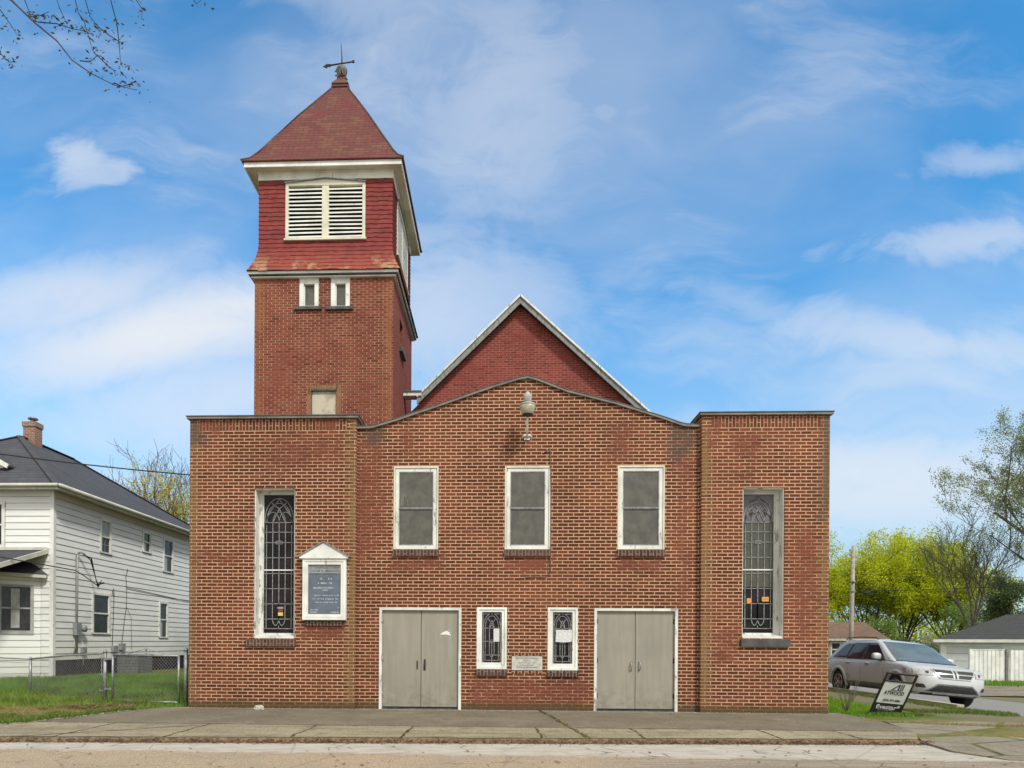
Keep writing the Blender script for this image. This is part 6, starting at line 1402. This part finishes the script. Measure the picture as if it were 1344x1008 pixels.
def verge(r_):
    x=r_.uniform(-14,-6.9); y=r_.uniform(9.8,13.6)
    e=walk_edge(x)
    if y<e+.03 or y>e+3.2: return None
    if noise.noise(Vector((x*2.2,y*2.2,3)))<-.28+.25*(y-e-.6): return None
    return x,y,(1.2 if y<e+1. else .6)
blades('verge_weeds',26000,verge,.085,.011,2,M['weed'],.8)
def rgrass(r_):
    x=r_.uniform(6.45,9.3); y=r_.uniform(13.0,22)
    lim=8.0+.12*(y-13.5)+.3*noise.noise(Vector((x*2,y*2,0)))
    if x>lim or (y<13.5 and x<6.7): return None
    return x,y,1.
blades('side_grass',16000,rgrass,.075,.007,3,leafmat('bright_grass',(.16,.33,.015),(.20,.38,.02),(.12,.24,.02),.9,.4))
def sgrass(r_):
    if r_.random()<.35: x=9.8+r_.gauss(0,.10); y=r_.uniform(13.3,21)
    elif r_.random()<.4: x=7.55+r_.gauss(0,.35); y=13.35+r_.gauss(0,.09)
    else: x=r_.uniform(8.4,11.5); y=13.9+.25*math.sin(x)+r_.gauss(0,.16)
    if x>10.2: return None
    return x,y,.8
blades('kerb_weeds',9000,sgrass,.08,.008,4,M['weed'],.6)
def far_lawn(r_):
    x=r_.uniform(17.5,45); y=34.5+r_.random()*3.2; return x,y,1.
blades('fence_grass',14000,far_lawn,.22,.03,5,M['grassblade'])
def scatter(name,n,fn,s,seed,mat):
    r_=random.Random(seed); m=MB()
    for i in range(n):
        x,y,z=fn(r_); a=r_.uniform(0,6.3); k=s*r_.uniform(.4,1.3); ca,sa=math.cos(a)*k,math.sin(a)*k; t1,t2=r_.uniform(0,.6)*k,r_.uniform(0,.6)*k
        m.add([(x-ca,y-sa,z),(x+sa*.5,y-ca*.5,z+t1),(x+ca,y+sa,z+t2),(x-sa*.5,y+ca*.5,z+t1*.6)],[(0,1,2,3)])
    o=m.build(name,mat,origin=(0,0,0),uv=False,fix=False); o['kind']='stuff'; return o
def kl(r_):
    x=r_.uniform(-11,6.2); return x,kerbY(x)+.02-abs(r_.gauss(0,.075)),-.066+r_.random()*.05*(r_.random()<.6)
scatter('kerb_litter',26000,kl,.017,1,M['litter'])
def fl_(r_):
    x=-8.2+r_.gauss(0,.38); y=13.35+r_.gauss(0,.28); return x,max(y,walk_edge(x)+.02),.0+r_.random()*.02
scatter('leaf_litter',1500,fl_,.03,2,M['litter'])
def wl(r_):
    x=r_.uniform(-6.2,6.4); return x,13.22-abs(r_.gauss(0,.05)),.004+.003*r_.random()
scatter('wall_grit',1800,wl,.011,3,M['stone'])
def rd(r_):
    x=r_.uniform(-8,8); y=r_.uniform(7.3,13); return x,y,(.003 if y>kerbY(x) else -.067)
scatter('pavement_bits',420,rd,.013,4,M['concrete_chunk'])
scatter('road_debris',160,lambda r_:(r_.uniform(-8,8),r_.uniform(7.3,9.2),-.066),.03,5,M['litter'])
def crackweeds(r_):
    y=r_.uniform(9.6,13.2); x=.85-.12*(y-13.3)*-1*-1+r_.gauss(0,.03)+.1*noise.noise(Vector((0,y*2,0)))
    x=.85+.12*(y-13.3)*-1*-1; x=.85-(.12*(13.3-y))*-1+r_.gauss(0,.03)-.0
    return x,y,.5
m=MB(); r_=random.Random(5); vs=[];fs=[]
for i in range(170):
    y=9.6+r_.random()**1.6*3.5; x=.85+.12*(y-13.3)*-1+r_.gauss(0,.035); hh=.03*r_.uniform(.4,1.2); a=r_.uniform(0,6.3); b=len(vs); vs+=[(x-.006*math.cos(a),y-.006*math.sin(a),.0),(x+.006*math.cos(a),y+.006*math.sin(a),.0),(x+r_.gauss(0,.02),y+r_.gauss(0,.02),hh)]; fs.append((b,b+1,b+2))
for i in range(1500):
    x=6.4+r_.random()*4; y=11.9+r_.gauss(0,.05)+.25*math.sin(x*1.3); hh=.045*r_.uniform(.4,1.2); b=len(vs); vs+=[(x-.006,y,-.04),(x+.006,y,-.04),(x+r_.gauss(0,.03),y+r_.gauss(0,.02),hh)]; fs.append((b,b+1,b+2))
m.add(vs,fs); o=m.build('crack_weeds',M['drygrass'],origin=(0,0,0),uv=False,fix=False); o['kind']='stuff'

# labels of the ground and the loose stuff
LB={'ground':('rough grassy ground that carries street, lawn and houses','ground'),'road':('pale worn main road with a whitish gutter strip in the foreground','road'),
'sidewalk':('dark and tan worn pavement slabs running along the church front','pavement'),'kerb':('low crumbling brown kerb between pavement and road','kerb'),
'pavement_edge':('thin pale concrete edging between pavement and left lawn','edging'),'corner_apron':('cracked concrete apron at the bottom right street corner','pavement'),
'side_street':('grey asphalt side street under the parked car','street'),'side_kerb':('pale concrete kerb beside the parked car','kerb'),'dirt_path':('brown dirt path beyond the side street before the white fence','path')}
for o in list(S.objects):
    if o.parent is None and o.name in LB: o['label'],o['category']=LB[o.name]
LS={'lawn_tufts':('taller dark weedy tufts dotted over the left lawn','weeds'),'lawn_grass':('bright green lawn grass in front of the white house','grass'),'dry_grass':('dry brownish grass strip near the left pavement edge','grass'),'verge_weeds':('rough green weeds along the left pavement edge','weeds'),
'side_grass':('bright grass patch at the right corner of the church','grass'),'kerb_weeds':('sparse weeds around the yard sign and the side kerb','weeds'),'fence_grass':('green grass strip at the foot of the white board fence','grass'),
'kerb_litter':('brown leaf litter lying along the main kerb','leaf litter'),'leaf_litter':('fallen brown leaves piled at the foot of the thick fence post','leaf litter'),'wall_grit':('pale grit along the foot of the church wall','grit'),
'pavement_bits':('small pale chips scattered on pavement and road','gravel'),'road_debris':('dark leaf bits scattered on the pale gutter strip','debris'),'crack_weeds':('dry weeds growing in the pavement cracks','weeds'),
'lime_undergrowth':('lime green undergrowth below and behind the maples','undergrowth')}
for o in list(S.objects):
    if o.parent is None and o.name in LS: o['label'],o['category']=LS[o.name]
    if o.parent is None and o.name=='far_woods': o['label'],o['category']='distant green woods behind the right hand houses','woods'
    if o.parent is None and o.name=='far_woods.001': o['label'],o['category']='distant green woods behind the white house','woods'
    if o.parent is None and o.name=='far_woods.002': o['label'],o['category']='distant green woods hidden behind the church','woods'
    if '_org' in o: del o['_org']
